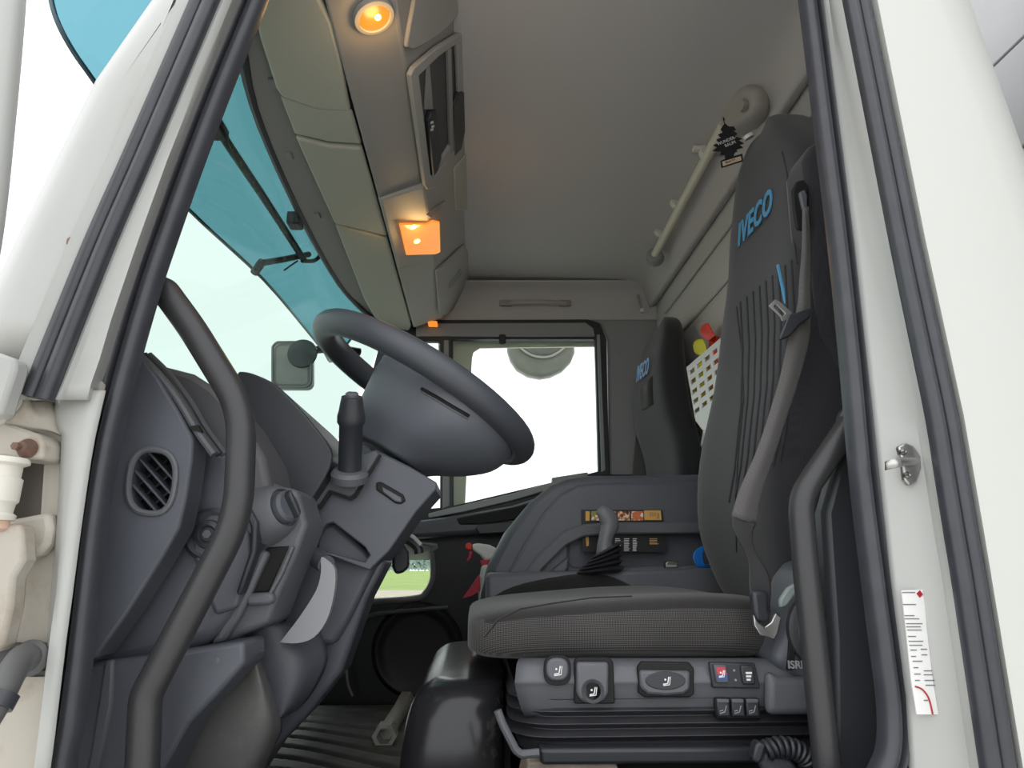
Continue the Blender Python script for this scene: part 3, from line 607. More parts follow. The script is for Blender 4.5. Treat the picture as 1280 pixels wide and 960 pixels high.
# ================================================================== curtain rail and air freshener
CR_ = thing('curtain_rail', 'cream curtain rail with grey brackets along the rear wall', 'rail', (.70, 1.2, 1.7))
rx = .665
CLIPM = mat('clip_grey', (222, 219, 210), .5)
def rz(px, py): return atx(px, py, rx)
ra, rb = rz(905, 155), rz(818, 319)
tube('rail_tube', [ra, ra.lerp(rb, .5), rb], .0145, RODM, CR_, n=14, smooth=0)
for px, py in ((884, 190), (846, 252), (826, 288)):
    c = rz(px, py); ax = (rb-ra).normalized()
    tube('ring_clip', [c-ax*.012, c+ax*.012], .0225, CLIPM, CR_, smooth=0, n=18)
    rbox('bracket_foot', c+V(.065, 0, .0), (.09, .02, .02), BEID, CR_, bevel=.004)
    rbox('bracket_wing', c+V(-.026, 0, .010), (.034, .022, .014), CLIPM, CR_, bevel=.004)
lathe('end_cup', [(.034, .03), (.030, -.005), (.022, -.012), (.0, -.012)], rb, (.4, 1, -.1), GRYP, CR_, n=20)
em = [(905, 175), (903, 160), (915, 130), (925, 112), (937, 105), (949, 108), (952, 122), (949, 140), (938, 155), (925, 163)]
emp = [atx(905+(x-905)*.9, y, .69) for x, y in em]
loft('end_mount', [[p+V(.04, .02, .01) for p in emp], emp, [sum(emp, Vector())/len(emp)+(p-sum(emp, Vector())/len(emp))*.8+V(-.025, 0, 0) for p in emp], [sum(emp, Vector())/len(emp)+(p-sum(emp, Vector())/len(emp))*.3+V(-.034, 0, 0) for p in emp]], BEI, CR_, nsec=3, nloop=2, sharp=70)
lathe('mount_hole', [(.016, .012), (.0155, -.004), (.012, -.004), (.0, .0)], atx(929, 132, .661), (-1, -.3, -.2), BEID, CR_, n=18)
AF = thing('air_freshener', 'black tree-shaped air freshener hanging from the curtain rail', 'air freshener', at(914, 207, .66))
tr = [(906, 154), (911, 158), (917, 158), (920, 162), (916, 163), (922, 167), (918, 170), (928, 173), (923, 175), (930, 179), (924, 181), (929, 184), (920, 187), (922, 189), (919, 190), (917, 195), (928, 192), (929, 201), (902, 209.5), (901, 201), (907, 198), (906, 193), (900, 193), (902, 189), (891, 188), (897, 184), (892, 181), (899, 178), (896, 174), (902, 172), (898, 168), (904, 165), (901, 161)]
afY = .66
afo = prism('tree_card', P2(tr, afY), (0, .003, 0), mat('card_black', (26, 26, 30), .7), AF, bevel=0)
u_ = (at(920, 172, afY)-at(898, 181, afY)).normalized()
text('lettering', 'WUNDER-', at(897.5, 182, afY-.002), u_, V(0, 0, 1), .0115, WPRT, AF, ext=.0003)
text('lettering', 'BAUM', at(907, 184, afY-.002), u_, V(0, 0, 1), .0115, WPRT, AF, ext=.0003)
prism('name_strip', P2([(903, 202), (926, 195), (927, 200), (904, 207.5)], afY-.0015), (0, .0012, 0), mat('strip_cream', (226, 205, 180), .6), AF, bevel=0)
text('strip_lettering', 'Black Ice', at(907.5, 204.6, afY-.003), u_, V(0, 0, 1), .0078, mat('strip_ink', (120, 70, 50), .6), AF, ext=.0003)
tube('cord', [at(906, 156, afY), at(904, 147, .67), at(906, 150, .70)], .0012, PIT, AF, n=6)

# ================================================================== dashboard
DB = thing('dashboard', 'dark grey plastic dashboard with side vent and rounded gauge hood', 'dashboard', (-.5, .8, .2))
sec = [(172, 447), (182, 449), (197, 455), (213, 459), (240, 466), (268, 484), (300, 520), (330, 570), (345, 640), (330, 800), (150, 800), (60, 600), (40, 450)]
DBT = mat('dash_top_plastic', (86, 86, 88), .5, bump=.5, bscale=500)
sect = [at(x, y, .20) for x, y in sec]
core = prism('dash_core', [V(-.90, .2, .80), V(-.60, .2, .865)] + sect[2:9] + [V(-.42, .2, .45), V(-.90, .2, .3)], (0, 1.76, 0), DBT, DB, bevel=.01)
vent_hole = ell(190, 602, 29, 40, 28, rot=.12, p=2.6)
ep = [(60, 440), (172, 441), (178, 447), (196, 470), (220, 509), (238, 542), (241, 550), (240, 575), (233, 622), (224, 660), (200, 702), (160, 765), (118, 824), (60, 830)]
plate('end_panel', P2(ep, .115), [P2(vent_hole, .115)], (0, .05, 0), PLA, DB, bevel=.004)
vt = tube('vent_ring', P2(vent_hole, .114), .0042, PLM, DB, closed=True, smooth=2, n=8)
slab('vent_duct', ell(190, 602, 34, 46, 24, p=2.6), .155, .16, PIT, DB, bevel=0)
for k in range(6):
    t = (k-2.5)*17; cx, cy = 190+t*.62, 602-t*.55
    hl = math.sqrt(max(0, 1-(abs(k-2.5)/3.2)**2))*36
    a_ = at(cx-hl*.66, cy-hl*.74, .125); b_ = at(cx+hl*.66, cy+hl*.74, .125)
    if k < 6: prism('slat', [a_+V(0, 0, .002), b_+V(0, 0, .002), b_+V(0, 0, -.002), a_+V(0, 0, -.002)], (0, .022, 0), PLA, vt, bevel=.0006)
for k in range(4):
    t = (k-1.5)*16; cx, cy = 190+t*.62, 602+t*.75; hl = math.sqrt(1-(abs(k-1.5)/2.3)**2)*34
    a_ = at(cx+hl*.70, cy-hl*.62, .142); b_ = at(cx-hl*.70, cy+hl*.62, .142)
    prism('vane', [a_+V(0, 0, .0015), b_+V(0, 0, .0015), b_+V(0, 0, -.0015), a_+V(0, 0, -.0015)], (0, .012, 0), PLB, vt, bevel=0)
# ridge along the top edge of the panel
for (y, off, m_) in ((.125, 0, PLM), (.145, 6, PLB), (.165, 12, PLM)):
    tube('top_ridge', [at(174+off, 444, y), at(200+off, 470, y), at(225+off, 503, y), at(246+off, 538, y), at(268+off, 568, y)], .0055, m_, DB, n=8)
prism('ridge_gap', P2([(236, 533), (247, 531), (252, 540), (240, 538)], .118), (0, .01, 0), PIT, DB, bevel=0)
# side body behind the end panel
slab('side_body', [(100, 460), (215, 480), (252, 545), (288, 560), (312, 610), (330, 640), (318, 700), (290, 770), (262, 806), (100, 850)], .185, .30, PLA, DB, bevel=.02, seg=3)
kc = at(263, 668, .183)
kn = lathe('fuse_cap', [(.036, .0), (.036, -.004), (.031, -.006), (.024, -.004), (.020, -.004), (.018, -.012), (.012, -.014), (.009, -.010), (.0, -.010)], kc, (0, 1, 0), PLB, DB, n=28)
lathe('cap_screw', [(.007, -.009), (.006, -.014), (.0, -.014)], kc, (0, 1, 0), PLM, kn, n=6)
slab('fuse_lid', [(238, 690), (244, 655), (262, 640), (300, 640), (312, 660), (316, 700), (296, 760), (268, 770)], .178, .19, PLA, DB, bevel=.008, seg=3)
slab('switch_bezel', [(303, 632), (312, 634), (322, 652), (320, 690), (300, 745), (294, 742), (312, 688), (313, 660)], .165, .19, PLB, DB, bevel=.004)
slab('centre_stack', [(318, 600), (332, 598), (345, 606), (372, 612), (384, 655), (372, 690), (352, 735), (335, 780), (285, 802), (262, 806), (312, 700), (322, 655)], .215, .33, PLM, DB, bevel=.012, seg=3)
slab('switch_pocket', [(333, 684), (362, 682), (352, 705), (336, 740), (312, 742), (322, 715)], .2135, .22, PIT, DB, bevel=.002)
slab('pocket_ledge', [(305, 742), (338, 740), (343, 748), (338, 756), (308, 758)], .20, .22, PLM, DB, bevel=.006)
slab('pocket_blade', [(364, 682), (367, 684), (354, 716), (338, 745), (334, 744), (350, 714)], .205, .216, PLM, DB, bevel=.001)
slab('stack_rib', [(318, 690), (328, 688), (336, 690), (300, 770), (280, 802), (262, 806), (268, 796), (300, 735)], .196, .215, PLM, DB, bevel=.006)
# headlamp rotary switch
hs = at(352, 636, .20); hax = V(.85, -.45, .30)
sw = lathe('light_switch_collar', [(.044, -.03), (.039, -.012), (.033, .002), (.028, .006), (.026, .002), (.0, .002)], hs, hax, PLM, DB, n=30)
lathe('light_switch', [(.024, .0), (.023, .012), (.019, .016), (.0, .016)], hs, hax, PLA, sw, n=28)
hu = hax.normalized().cross(V(1, 0, 0)).normalized(); hv = hax.normalized().cross(hu)
rbox('grip', hs+hax.normalized()*.020, (.010, .036, .014), PLB, sw, bevel=.003, ax=(hu, (hv*.8+hu*.6).normalized(), hax.normalized()))
# gauge hood
hood = cr([V(296, 470, 0), V(303, 464, 0), V(322, 469, 0), V(345, 481, 0), V(370, 505, 0), V(392, 531, 0), V(414, 561, 0), V(412, 585, 0), V(392, 620, 0), V(372, 640, 0), V(350, 620, 0), V(325, 596, 0), V(312, 560, 0), V(305, 510, 0)], 3, True)
slab('gauge_hood', [(p.x, p.y) for p in hood], .32, .70, PLB, DB, bevel=.016, seg=3)
slab('hood_edge_trim', [(305, 560), (318, 566), (338, 590), (352, 606), (346, 614), (322, 606), (308, 590)], .30, .34, PLM, DB, bevel=.005)
for k in range(6):
    y_ = .78+.035*k; rbox('defroster_slat', V(-.50, y_, .872), (.16, .012, .014), PLM, DB, bevel=.003)
# lower panels
slab('lower_panel', [(60, 836), (112, 828), (200, 818), (305, 801), (306, 830), (270, 870), (236, 905), (205, 960), (190, 1000), (60, 1000)], .15, .24, PLA, DB, bevel=.006)
slab('lower_step', [(130, 826), (142, 824), (140, 880), (124, 960), (112, 1000), (100, 1000), (112, 940)], .146, .155, PLM, DB, bevel=.004)
for x, y in ((113, 845), (271, 826)): lathe('panel_screw', [(.0045, .004), (.0045, -.001), (.0, -.0015)], at(x, y, .15), (0, 1, 0), PLM, DB, n=12)
grid('kick_cover', [P2([(306, 800), (300, 840), (255, 885), (215, 930), (196, 1000)], .262), P2([(312, 800), (318, 860), (290, 910), (262, 950), (240, 1000)], .25), P2([(318, 820), (338, 890), (330, 930), (312, 965), (300, 1000)], .26), P2([(330, 830), (352, 900), (345, 930), (330, 965), (320, 1000)], .33)], PLD, DB, solid=.01)
grid('column_foot_cover', [P2([(303, 800), (303, 830), (310, 865), (325, 893), (340, 897)], .34), P2([(318, 785), (330, 830), (340, 865), (345, 890), (348, 896)], .318), P2([(345, 775), (372, 820), (375, 850), (365, 880), (352, 897)], .325), P2([(400, 790), (410, 820), (400, 850), (380, 880), (356, 897)], .38)], PLA, DB, solid=.01)
# ================================================================== steering column
SCOL = thing('steering_column', 'dark plastic steering column with stalk and grey tilt lever', 'steering column', (-.3, .48, .1))
us = [(372, 655), (392, 630), (404, 612), (420, 588), (434, 573), (470, 562), (512, 583), (546, 603), (545, 612), (520, 640), (487, 688), (462, 713), (430, 702), (398, 690), (378, 690)]
plate('upper_shroud', P2(us, .37), [P2([(385, 692), (402, 662), (408, 655), (416, 653), (456, 684), (462, 694), (456, 703), (430, 696), (400, 688)], .37)], (0, .15, 0), PLA, SCOL, bevel=.01)
slab('shroud_collar', [(385, 636), (404, 630), (411, 614), (437, 622), (444, 617), (474, 569), (470, 562), (434, 573), (418, 590)], .358, .372, PLM, SCOL, bevel=.004)
slab('shroud_seam', [(378, 644), (398, 632), (411, 613), (414, 613), (437, 622), (443, 618), (474, 568), (477, 569), (445, 622), (438, 626), (414, 617), (402, 635), (381, 648)], .3565, .36, PIT, SCOL, bevel=0)
slab('lower_shroud', [(352, 740), (385, 690), (404, 655), (418, 652), (466, 696), (470, 706), (436, 775), (418, 806), (395, 808), (350, 790)], .395, .52, PLA, SCOL, bevel=.012, seg=3)
slab('shroud_slot', [(470, 603), (476, 602), (504, 618), (507, 626), (501, 630), (494, 629), (470, 612)], .366, .372, PIT, SCOL, bevel=.002)
slab('slot_floor', [(477, 608), (502, 622), (502, 628), (494, 627), (478, 615)], .363, .37, PLM, SCOL, bevel=.002)
leg = [(280, 1000), (345, 900), (352, 800), (400, 760), (440, 745), (470, 700), (484, 700), (459, 748), (427, 840), (384, 894), (340, 940), (300, 1000)]
slab('lower_leg', leg, .42, .52, PLA, SCOL, bevel=.02, seg=3)
# grey lever
slab('tilt_lever', [(p.x, p.y) for p in cr([V(401, 697, 0), V(409, 700, 0), V(419, 713, 0), V(417, 745, 0), V(408, 776, 0), V(392, 797, 0), V(372, 804, 0), V(351, 803, 0), V(353, 799, 0), V(375, 770, 0), V(395, 738, 0), V(401, 715, 0)], 3, True)], .292, .306, GREYH, SCOL, bevel=.005, seg=3)
tube('lever_stub', [at(388, 690, .36), at(396, 698, .33), at(408, 706, .30)], .014, PLA, SCOL, n=12)
# stalk
sb, st_ = at(437, 592, .335), at(440, 494, .275); sa = (st_-sb).normalized(); H = (st_-sb).length
lathe('stalk_boot', [(.030, -.012), (.031, .0), (.027, .006), (.020, .008)], sb, sa, PLM, SCOL, n=24)
stalk = lathe('stalk', [(.019, 0), (.019, H*.62), (.0225, H*.66), (.0225, H*.74), (.0205, H*.80), (.018, H*.92), (.0165, H*.98), (.0, H*.985)], sb, sa, PLB, SCOL, n=24)
lathe('stalk_tip', [(.0105, H*.97), (.0105, H*1.02), (.008, H*1.035), (.0, H*1.037)], sb, sa, PLM, stalk, n=18)
pe = sb+sa*(H*1.042)
prism('horn_mark', [pe+V(-.004, -.002, 0), pe+V(.004, .0, 0), pe+V(.0015, .003, 0)], sa*.0006, WPRT, stalk, bevel=0)
# right-hand stalk seen under the column
loft('wiper_stalk', [[at(x, y, .62) for x, y in ((490, 690), (497, 680), (503, 678), (511, 690), (512, 708), (505, 716), (494, 718), (490, 708))], [at(x, y, .66) for x, y in ((490, 690), (497, 680), (503, 678), (511, 690), (512, 708), (505, 716), (494, 718), (490, 708))]], PLB, SCOL, nsec=0, bevel=.006)
tube('key_collar', [at(503, 672, .70), at(513, 676, .70), at(522, 684, .70), at(524, 692, .70)], .010, PLB, SCOL, n=10)
tube('key_ring', [at(507, 667, .695), at(516, 671, .695), at(526, 681, .695)], .0045, CLW, SCOL, n=8)

# ================================================================== steering wheel
wc = at(529, 490, .48); e1 = V(math.cos(math.radians(30)), 0, -math.sin(math.radians(30))); e2 = V(0, 1, 0)
tl = math.radians(2.5); nn = e1.cross(e2); nn = nn if nn.z > 0 else -nn
e2 = (e2*math.cos(tl)-nn*math.sin(tl)); nn = e1.cross(e2); nn = nn if nn.z > 0 else -nn
SW = thing('steering_wheel', 'black steering wheel with thick padded rim', 'steering wheel', wc-V(0, 0, .15))
R = .219
def wp(a, b, h=0): return wc+e1*a+e2*b+nn*h
tube('rim', [wp(R*math.cos(2*math.pi*i/48), R*math.sin(2*math.pi*i/48)) for i in range(48)], .0245, mat('rim_leather', (74, 77, 83), .42, bump=.3, bscale=700), SW, closed=True, smooth=0, n=16)
def hubl(s, h, off):
    o = []
    for a, b_ in ((-.085, .06), (-.085, -.06), (-.07, -.10), (-.02, -.135), (.05, -.175), (.11, -.18), (.17, -.13), (.205, -.05), (.205, .05), (.17, .13), (.11, .18), (.05, .175), (-.02, .135), (-.07, .10)):
        o.append(wp(off+(a-.04)*s+.04, b_*s, h))
    return o
hub = loft('hub', [hubl(.9, .012, 0), hubl(1, .004, 0), hubl(1, -.006, 0), hubl(1.0, -.025, .0), hubl(.93, -.06, -.005), hubl(.78, -.095, -.02), hubl(.60, -.122, -.035), hubl(.50, -.140, -.04)], mat('hub_plastic', (104, 108, 116), .42, bump=.3, bscale=900), SW, nsec=3, nloop=2, sharp=80)
trace('hub_slot', hub, dens([(527, 486), (545, 496), (565, 508), (586, 520)], 4), .0032, PIT, SW, off=.0)
trace('hub_slot_lip', hub, dens([(526, 490), (545, 501), (565, 513), (585, 524)], 4), .0012, PLM, SW, off=.0)

# ================================================================== grab handles at the door
G1 = thing('entry_grab_handle', 'long bent black grab handle beside the dashboard', 'handle', at(180, 990, .1))
def bent(pix, Y, n=5):                          # straight runs joined by tight bends
    pts = [at(x, y, Y) for x, y in pix]; out = [pts[0]]
    for a, b, c in zip(pts, pts[1:], pts[2:]):
        l = min((a-b).length, (c-b).length)*.3
        for k in range(n+1):
            t = k/n; p0 = b+(a-b).normalized()*l; p1 = b+(c-b).normalized()*l
            out.append(p0*(1-t)**2+b*2*t*(1-t)+p1*t*t)
    return out+[pts[-1]]
tube('bar', bent([(185, 362), (205, 362), (240, 410), (303, 512), (298, 648), (203, 830), (182, 870), (176, 1010)], .09), .0185, mat('handle_plastic', (56, 56, 58), .36, bump=.3, bscale=600), G1, smooth=0, n=16)
lathe('upper_mount', [(.026, .0), (.026, -.012), (.02, -.018), (.0, -.018)], at(190, 362, .11), (0, 1, 0), PLB, G1, n=18)
G2 = thing('entry_grab_handle', 'bent dark grab handle at the rear pillar in front of the seat', 'handle', at(1035, 990, .1))
tube('bar', bent([(1062, 530), (1050, 548), (1000, 622), (1006, 700), (1034, 960), (1040, 1020)], .10), .0165, mat('handle_plastic', (56, 56, 58), .36, bump=.3, bscale=600), G2, smooth=0, n=16)
lathe('upper_mount', [(.022, .0), (.022, -.010), (.016, -.015), (.0, -.015)], at(1064, 528, .115), (0, 1, 0), PLB, G2, n=18)

# ================================================================== driver's seat
def seatback(name, st, m, parent, bolster=.022, n=28):
    loops = []
    for z, xf, T, y0, y1 in st:
        cy, hw = (y0+y1)/2, (y1-y0)/2; lp_ = []
        for i in range(n):
            a = 2*math.pi*i/n; c, s_ = math.cos(a), math.sin(a)
            yy = hw*math.copysign(abs(c)**.55, c); xx = math.copysign(abs(s_)**.55, s_)
            x = xf+T/2+xx*T/2
            if xx < 0: x += bolster*(1-(abs(yy)/hw)**2.2)*(-xx)
            lp_.append(V(x, cy+yy, z))
        loops.append(lp_)
    return loft(name, loops, m, parent, nsec=4, sharp=70)
DS = thing('driver_seat', 'black fabric driver seat with suspension base and side controls', 'seat', (.3, .5, .06))
back = seatback('backrest', [(.50, .50, .12, .32, .66), (.56, .475, .15, .28, .69), (.66, .455, .17, .255, .715), (.80, .470, .17, .245, .725), (.97, .518, .16, .25, .725), (1.11, .546, .15, .255, .72), (1.23, .570, .14, .265, .715), (1.33, .585, .13, .30, .715), (1.42, .600, .13, .36, .71), (1.50, .615, .125, .43, .70), (1.55, .63, .11, .48, .68), (1.58, .645, .08, .53, .65), (1.592, .665, .03, .56, .62)], FAB, DS)
gd = prism('belt_shoulder', [V(.565, .235, .95), V(.572, .235, 1.20), V(.574, .235, 1.28), V(.590, .235, 1.318), V(.70, .235, 1.32), V(.70, .235, .9), V(.62, .235, .8)], (0, .10, 0), FAB, DS, bevel=.02, seg=3)
slab('belt_slot', [(990, 238), (996, 226), (1005, 224), (1011, 232), (1012, 270), (1005, 288), (996, 286), (992, 262)], .2335, .24, PIT, DS, bevel=.003)
slab('belt_guide', [(999, 240), (1006, 236), (1010, 244), (1010, 262), (1004, 262)], .228, .238, PLM, DS, bevel=.003)
# seams, ribs, logo, stripe on the backrest
trace('seam', back, dens([(978, 190), (984, 215), (990, 270), (997, 330)]), .002, FABS, DS)
trace('seam', back, dens([(921, 384), (928, 440), (930, 500), (924, 560), (920, 620), (921, 690)]), .002, FABS, DS)
for k in range(9):
    x0 = 926+k*8; y0 = 378-k*6.5
    trace('rib', back, dens([(x0, y0), (x0+3, y0+60), (x0+1, y0+130), (x0-7, y0+210), (x0-14, y0+250)], 4), .0028, FAB, DS)
def logo_fit(o, parent, p0, p1, htop, m, s, off=.004, bold=.024):
    a, b = hit(o, *p0, off), hit(o, *p1, off); t = hit(o, *htop, off)
    if None in (a, b, t): print('LOGO MISS', a, b, t); return
    L_ = (b-a).length; size = .05
    cu = D.curves.new('w', 'FONT'); cu.body = s; cu.size = size; cu.offset = .0012; cu.space_character = 1.12; to = D.objects.new('tmp', cu); COL.objects.link(to)
    bpy.context.view_layer.update(); wd = to.dimensions.x; D.objects.remove(to)
    hgt = abs(t.z-a.z)*1.02/.72
    return text('logo', s, a, b-a, V(.12, 0, 1), hgt, m, parent, ext=.001, bold=hgt*bold, sp=1.12, wid=L_/(wd*hgt/size))
logo_fit(back, DS, (924, 309), (966, 264), (920, 288), BLUE, 'IVECO')
trace('blue_tab', back, dens([(973, 332), (983, 380)], 5), .0035, BLUE, DS)
lathe('head_button', [(.012, .0), (.013, .008), (.0, .012)], hit(back, 945, 160, .0) or V(.64, .6, 1.57), V(-.5, -.1, 1), CLW, DS, n=12)
# cushion
def ring(x, y0, y1, z0, z1, bol, n=32, e=.5):
    o = []; cy, hw = (y0+y1)/2, (y1-y0)/2; cz, hz = (z0+z1)/2, (z1-z0)/2
    for i in range(n):
        a = 2*math.pi*i/n; c, s_ = math.cos(a), math.sin(a)
        yy = hw*math.copysign(abs(c)**e, c); zz = hz*math.copysign(abs(s_)**e, s_)
        if zz > 0: zz -= bol*(1-(abs(yy)/hw)**2)*(zz/hz)
        o.append(V(x, cy+yy, cz+zz))
    return o
cu_ = loft('cushion', [ring(-.014, .33, .68, .450, .500, 0), ring(-.006, .29, .71, .443, .508, .0), ring(.02, .262, .728, .438, .518, .004), ring(.07, .248, .738, .436, .528, .010), ring(.16, .242, .742, .436, .538, .016), ring(.26, .240, .742, .436, .546, .018), ring(.36, .242, .740, .436, .548, .018), ring(.43, .25, .73, .437, .540, .012), ring(.475, .27, .71, .442, .525, .006), ring(.495, .31, .67, .455, .505, 0)], MESHF, DS, nsec=4, sharp=70)
cu_.data.materials.append(FABS)
for p in cu_.data.polygons:
    if p.normal.z > .55: p.material_index = 1
trace('seam', cu_, dens([(606, 796), (622, 776), (650, 762), (690, 755), (740, 748), (790, 746)]), .0018, FABS, DS)
# side control panel
def row(pix, Y): return [at(x, y, Y) for x, y in pix]
xs = (650, 700, 760, 800, 880, 950, 1010, 1080)
grid('side_panel', [row([(x, 822) for x in xs], .245), row([(x-4, 829) for x in xs], .218), row([(x-6, 850) for x in xs], .206), row([(x-6, 858) for x in xs], .208), row([(x-2, 875) for x in xs], .214), row([(x+4, 893) for x in xs], .225), row([(x+8, 897) for x in xs], .26)], PLM, DS, nu=2, nv=3, solid=.01)
slab('rear_cover', [(965, 830), (975, 800), (985, 765), (998, 722), (1012, 704), (1030, 697), (1078, 697), (1100, 720), (1100, 900), (1050, 900), (1010, 895), (1000, 850)], .200, .30, PLA, DS, bevel=.015, seg=3)
slab('rear_cover_ledge', [(960, 838), (975, 846), (1050, 848), (1062, 865), (1050, 895), (960, 895)], .190, .21, PLM, DS, bevel=.01, seg=3)
lathe('recliner_cap', [(.055, .0), (.053, -.006), (.046, -.010), (.0, -.010)], at(1030, 788, .198), (0, 1, 0), PLB, DS, n=36)
slab('cover_groove', [(984, 838), (988, 790), (998, 752), (1004, 745), (1006, 752), (996, 790), (992, 838)], .196, .202, PIT, DS, bevel=.001)
text('maker_lettering', 'ISRI', at(985, 835.5, .1885), V(1, 0, 0), V(0, 0, 1), .0142, GPRT, DS, bold=.0004)
# buttons
ov = slab('oval_button_well', ell(697, 838, 17, 19, 20, p=3), .2005, .21, PIT, DS, bevel=.001)
bt = slab('oval_button', ell(697, 837, 14, 14.5, 20, p=2.6), .196, .205, PLM, DS, bevel=.003)
def seatmark(px, py, Y, s, parent, m=GPRT):
    tube('seat_mark', [at(px+3*s, py-5*s, Y), at(px+1.6*s, py+3.5*s, Y), at(px-4*s, py+4.5*s, Y)], .0009, m, parent, n=5, smooth=0)
    tube('seat_mark', [at(px+5*s, py-5*s, Y), at(px+4*s, py+5*s, Y), at(px-4*s, py+6*s, Y)], .0007, m, parent, n=5, smooth=0)
    lathe('seat_mark', [(.0014, .0), (.0014, -.0006), (0, -.0006)], at(px-1.5*s, py-1.5*s, Y), (0, 1, 0), m, parent, n=8)
seatmark(697, 838, .1955, 1.1, bt, WPRT)
slab('lever_well', [(718, 826), (722, 822), (762, 822), (767, 828), (769, 880), (718, 880)], .2035, .212, PIT, DS, bevel=.002)
lv = slab('slide_lever', [(721, 828), (761, 828), (761, 866), (756, 875), (748, 879), (733, 879), (725, 875), (721, 866)], .196, .21, PLM, DS, bevel=.004)
lathe('thumb_dish', [(.0155, .0), (.0155, -.001), (.013, -.001), (.007, .002), (0, .003)], at(741, 864, .196), (0, 1, 0), PLB, lv, n=22)
seatmark(741, 864, .194, 1.0, lv, WPRT)
slab('wide_well', [(797, 834), (802, 827), (862, 828), (868, 836), (868, 868), (862, 872), (806, 872), (798, 866)], .2035, .212, PIT, DS, bevel=.002)
wl_ = slab('height_lever', [(800, 838), (863, 839), (863, 862), (855, 868), (832, 870), (810, 868), (801, 860)], .197, .21, PLM, DS, bevel=.004)
slab('thumb_dish', ell(832, 851, 25, 11.5, 24), .1955, .199, PLB, wl_, bevel=.001)
seatmark(833, 851, .1948, 1.0, wl_, WPRT)
slab('rocker_plate', [(887, 828), (944, 829), (951, 861), (891, 860)], .200, .21, PLB, DS, bevel=.002)
r1 = slab('heater_rocker', [(892, 831), (908, 831), (912, 854), (896, 854)], .195, .203, PLA, DS, bevel=.002)
slab('heater_icon', [(895, 834), (906, 834), (909, 843), (897, 843)], .1942, .1955, mat('icon_red', (190, 70, 80), .5), r1, bevel=0)
slab('heater_icon', [(897, 843), (909, 843), (910, 850), (898, 850)], .1942, .1955, mat('icon_blue', (60, 90, 150), .5), r1, bevel=0)
seatmark(902, 842, .1938, .8, r1, WPRT)
r2 = slab('level_rocker', [(926, 832), (942, 832), (945, 856), (929, 856)], .195, .203, PLB, DS, bevel=.002)
for i in range(3): slab('level_bar', [(932+i*.6, 840+i*4.2), (940-i*.8, 840+i*4.2), (940-i*.8, 842.5+i*4.2), (932.4+i*.6, 842.5+i*4.2)], .1942, .1955, WPRT, r2, bevel=0)
for x, y in ((917.5, 838), (919.5, 850)): lathe('indicator', [(.0016, .001), (.0016, -.001), (0, -.0015)], at(x, y, .1998), (0, 1, 0), GPRT, DS, n=8)
slab('lever_block', [(893, 872), (949, 873), (952, 899), (896, 899)], .2085, .225, PIT, DS, bevel=.002)
for i in range(3):
    x = 896+i*18.3
    q = slab('air_lever', [(x, 874), (x+15.5, 874), (x+17, 896), (x+1.5, 896)], .200, .212, PLB, DS, bevel=.002)
    slab('lever_top', [(x+.5, 874), (x+15.5, 874), (x+15.8, 879), (x+1, 879)], .1985, .203, PLM, q, bevel=.001)
    tube('seat_mark', [at(x+12, 882, .199), at(x+10, 890, .199), at(x+4, 892, .199), at(x+4, 889, .199), at(x+8, 888, .199)], .0007, GPRT, q, n=5, smooth=0)
# bellows
lps = []
zz0 = .408
prof = [(.0, .012), (-.008, .0), (-.016, .012), (-.024, .0), (-.032, .012), (-.040, .0), (-.048, .012), (-.056, .0), (-.064, .012), (-.080, .016)]
for dz, ins in prof:
    lps.append([V(x, y, zz0+dz-.03*max(0, (x-.1))*0) for x, y in rrect(.045+ins, .212+ins, .56-ins, .74-ins, .06, 5)])
loft('bellows', lps, RUBD, DS, nsec=0, sharp=20, bevel=.0015)
slab('base_rail', [(674, 936), (940, 934), (945, 955), (676, 957)], .20, .30, PLB, DS, bevel=.005)
tube('slide_handle', bent([(622, 888), (628, 905), (645, 938), (652, 943), (674, 941)], .19), .0055, PLM, DS, smooth=0, n=10)
rbox('base_frame', (.32, .48, .21), (.5, .44, .30), PIT, DS, bevel=.01)
slab('floor_plate', [(660, 953), (770, 954), (790, 1000), (650, 1000)], .21, .30, mat('dusty_plate', (140, 130, 116), .8, var=.2, vscale=30), DS, bevel=.003)
slab('cushion_hinge', [(590, 800), (594, 797), (600, 806), (597, 820), (590, 822)], .30, .33, PLM, DS, bevel=.003)
# seat plinth (moulded cover)
SP = loft('seat_plinth', [[V(x, y, z) for x, y in rrect(-.115+i, .26+i*1.2, .044, .915-i, .07-i*.5, 6)] for i, z in ((-.01, .06), (.0, .25), (.008, .34), (.022, .385), (.045, .405), (.06, .41))], GLOSSB, None, nsec=3, sharp=60)
tag(SP, 'glossy black moulded plinth under the driver seat', 'plinth')

# ================================================================== seat belt
SB = thing('seat_belt', 'grey driver seat belt with metal tongue hanging over the backrest', 'seat belt', at(950, 790, .2))
Lf = [(1003, 262), (1002, 310), (999, 350), (996, 385), (985, 425), (975, 470), (962, 515), (945, 565), (925, 610), (914, 645)]
Rt = [(1011, 258), (1014, 310), (1014, 350), (1014, 390), (1012, 425), (999, 475), (984, 520), (968, 570), (952, 615), (945, 655)]
Yb = [.222, .220, .218, .216, .213, .210, .208, .206, .206, .208]
grid('webbing', [[at(*a, y), at((a[0]+b_[0])/2, (a[1]+b_[1])/2, y-.004), at(*b_, y+.006)] for a, b_, y in zip(Lf, Rt, Yb)], BELT, SB, solid=.002)
grid('lower_webbing', [P2([(914, 645), (930, 652), (945, 655)], .208), P2([(916, 662), (930, 668), (940, 668)], .209), P2([(934, 698), (940, 696), (944, 690)], .211), P2([(936, 735), (950, 735), (962, 722)], .206), P2([(942, 765), (952, 768), (962, 758)], .204)], mat('belt_dark', (52, 52, 54), .7), SB, solid=.002)
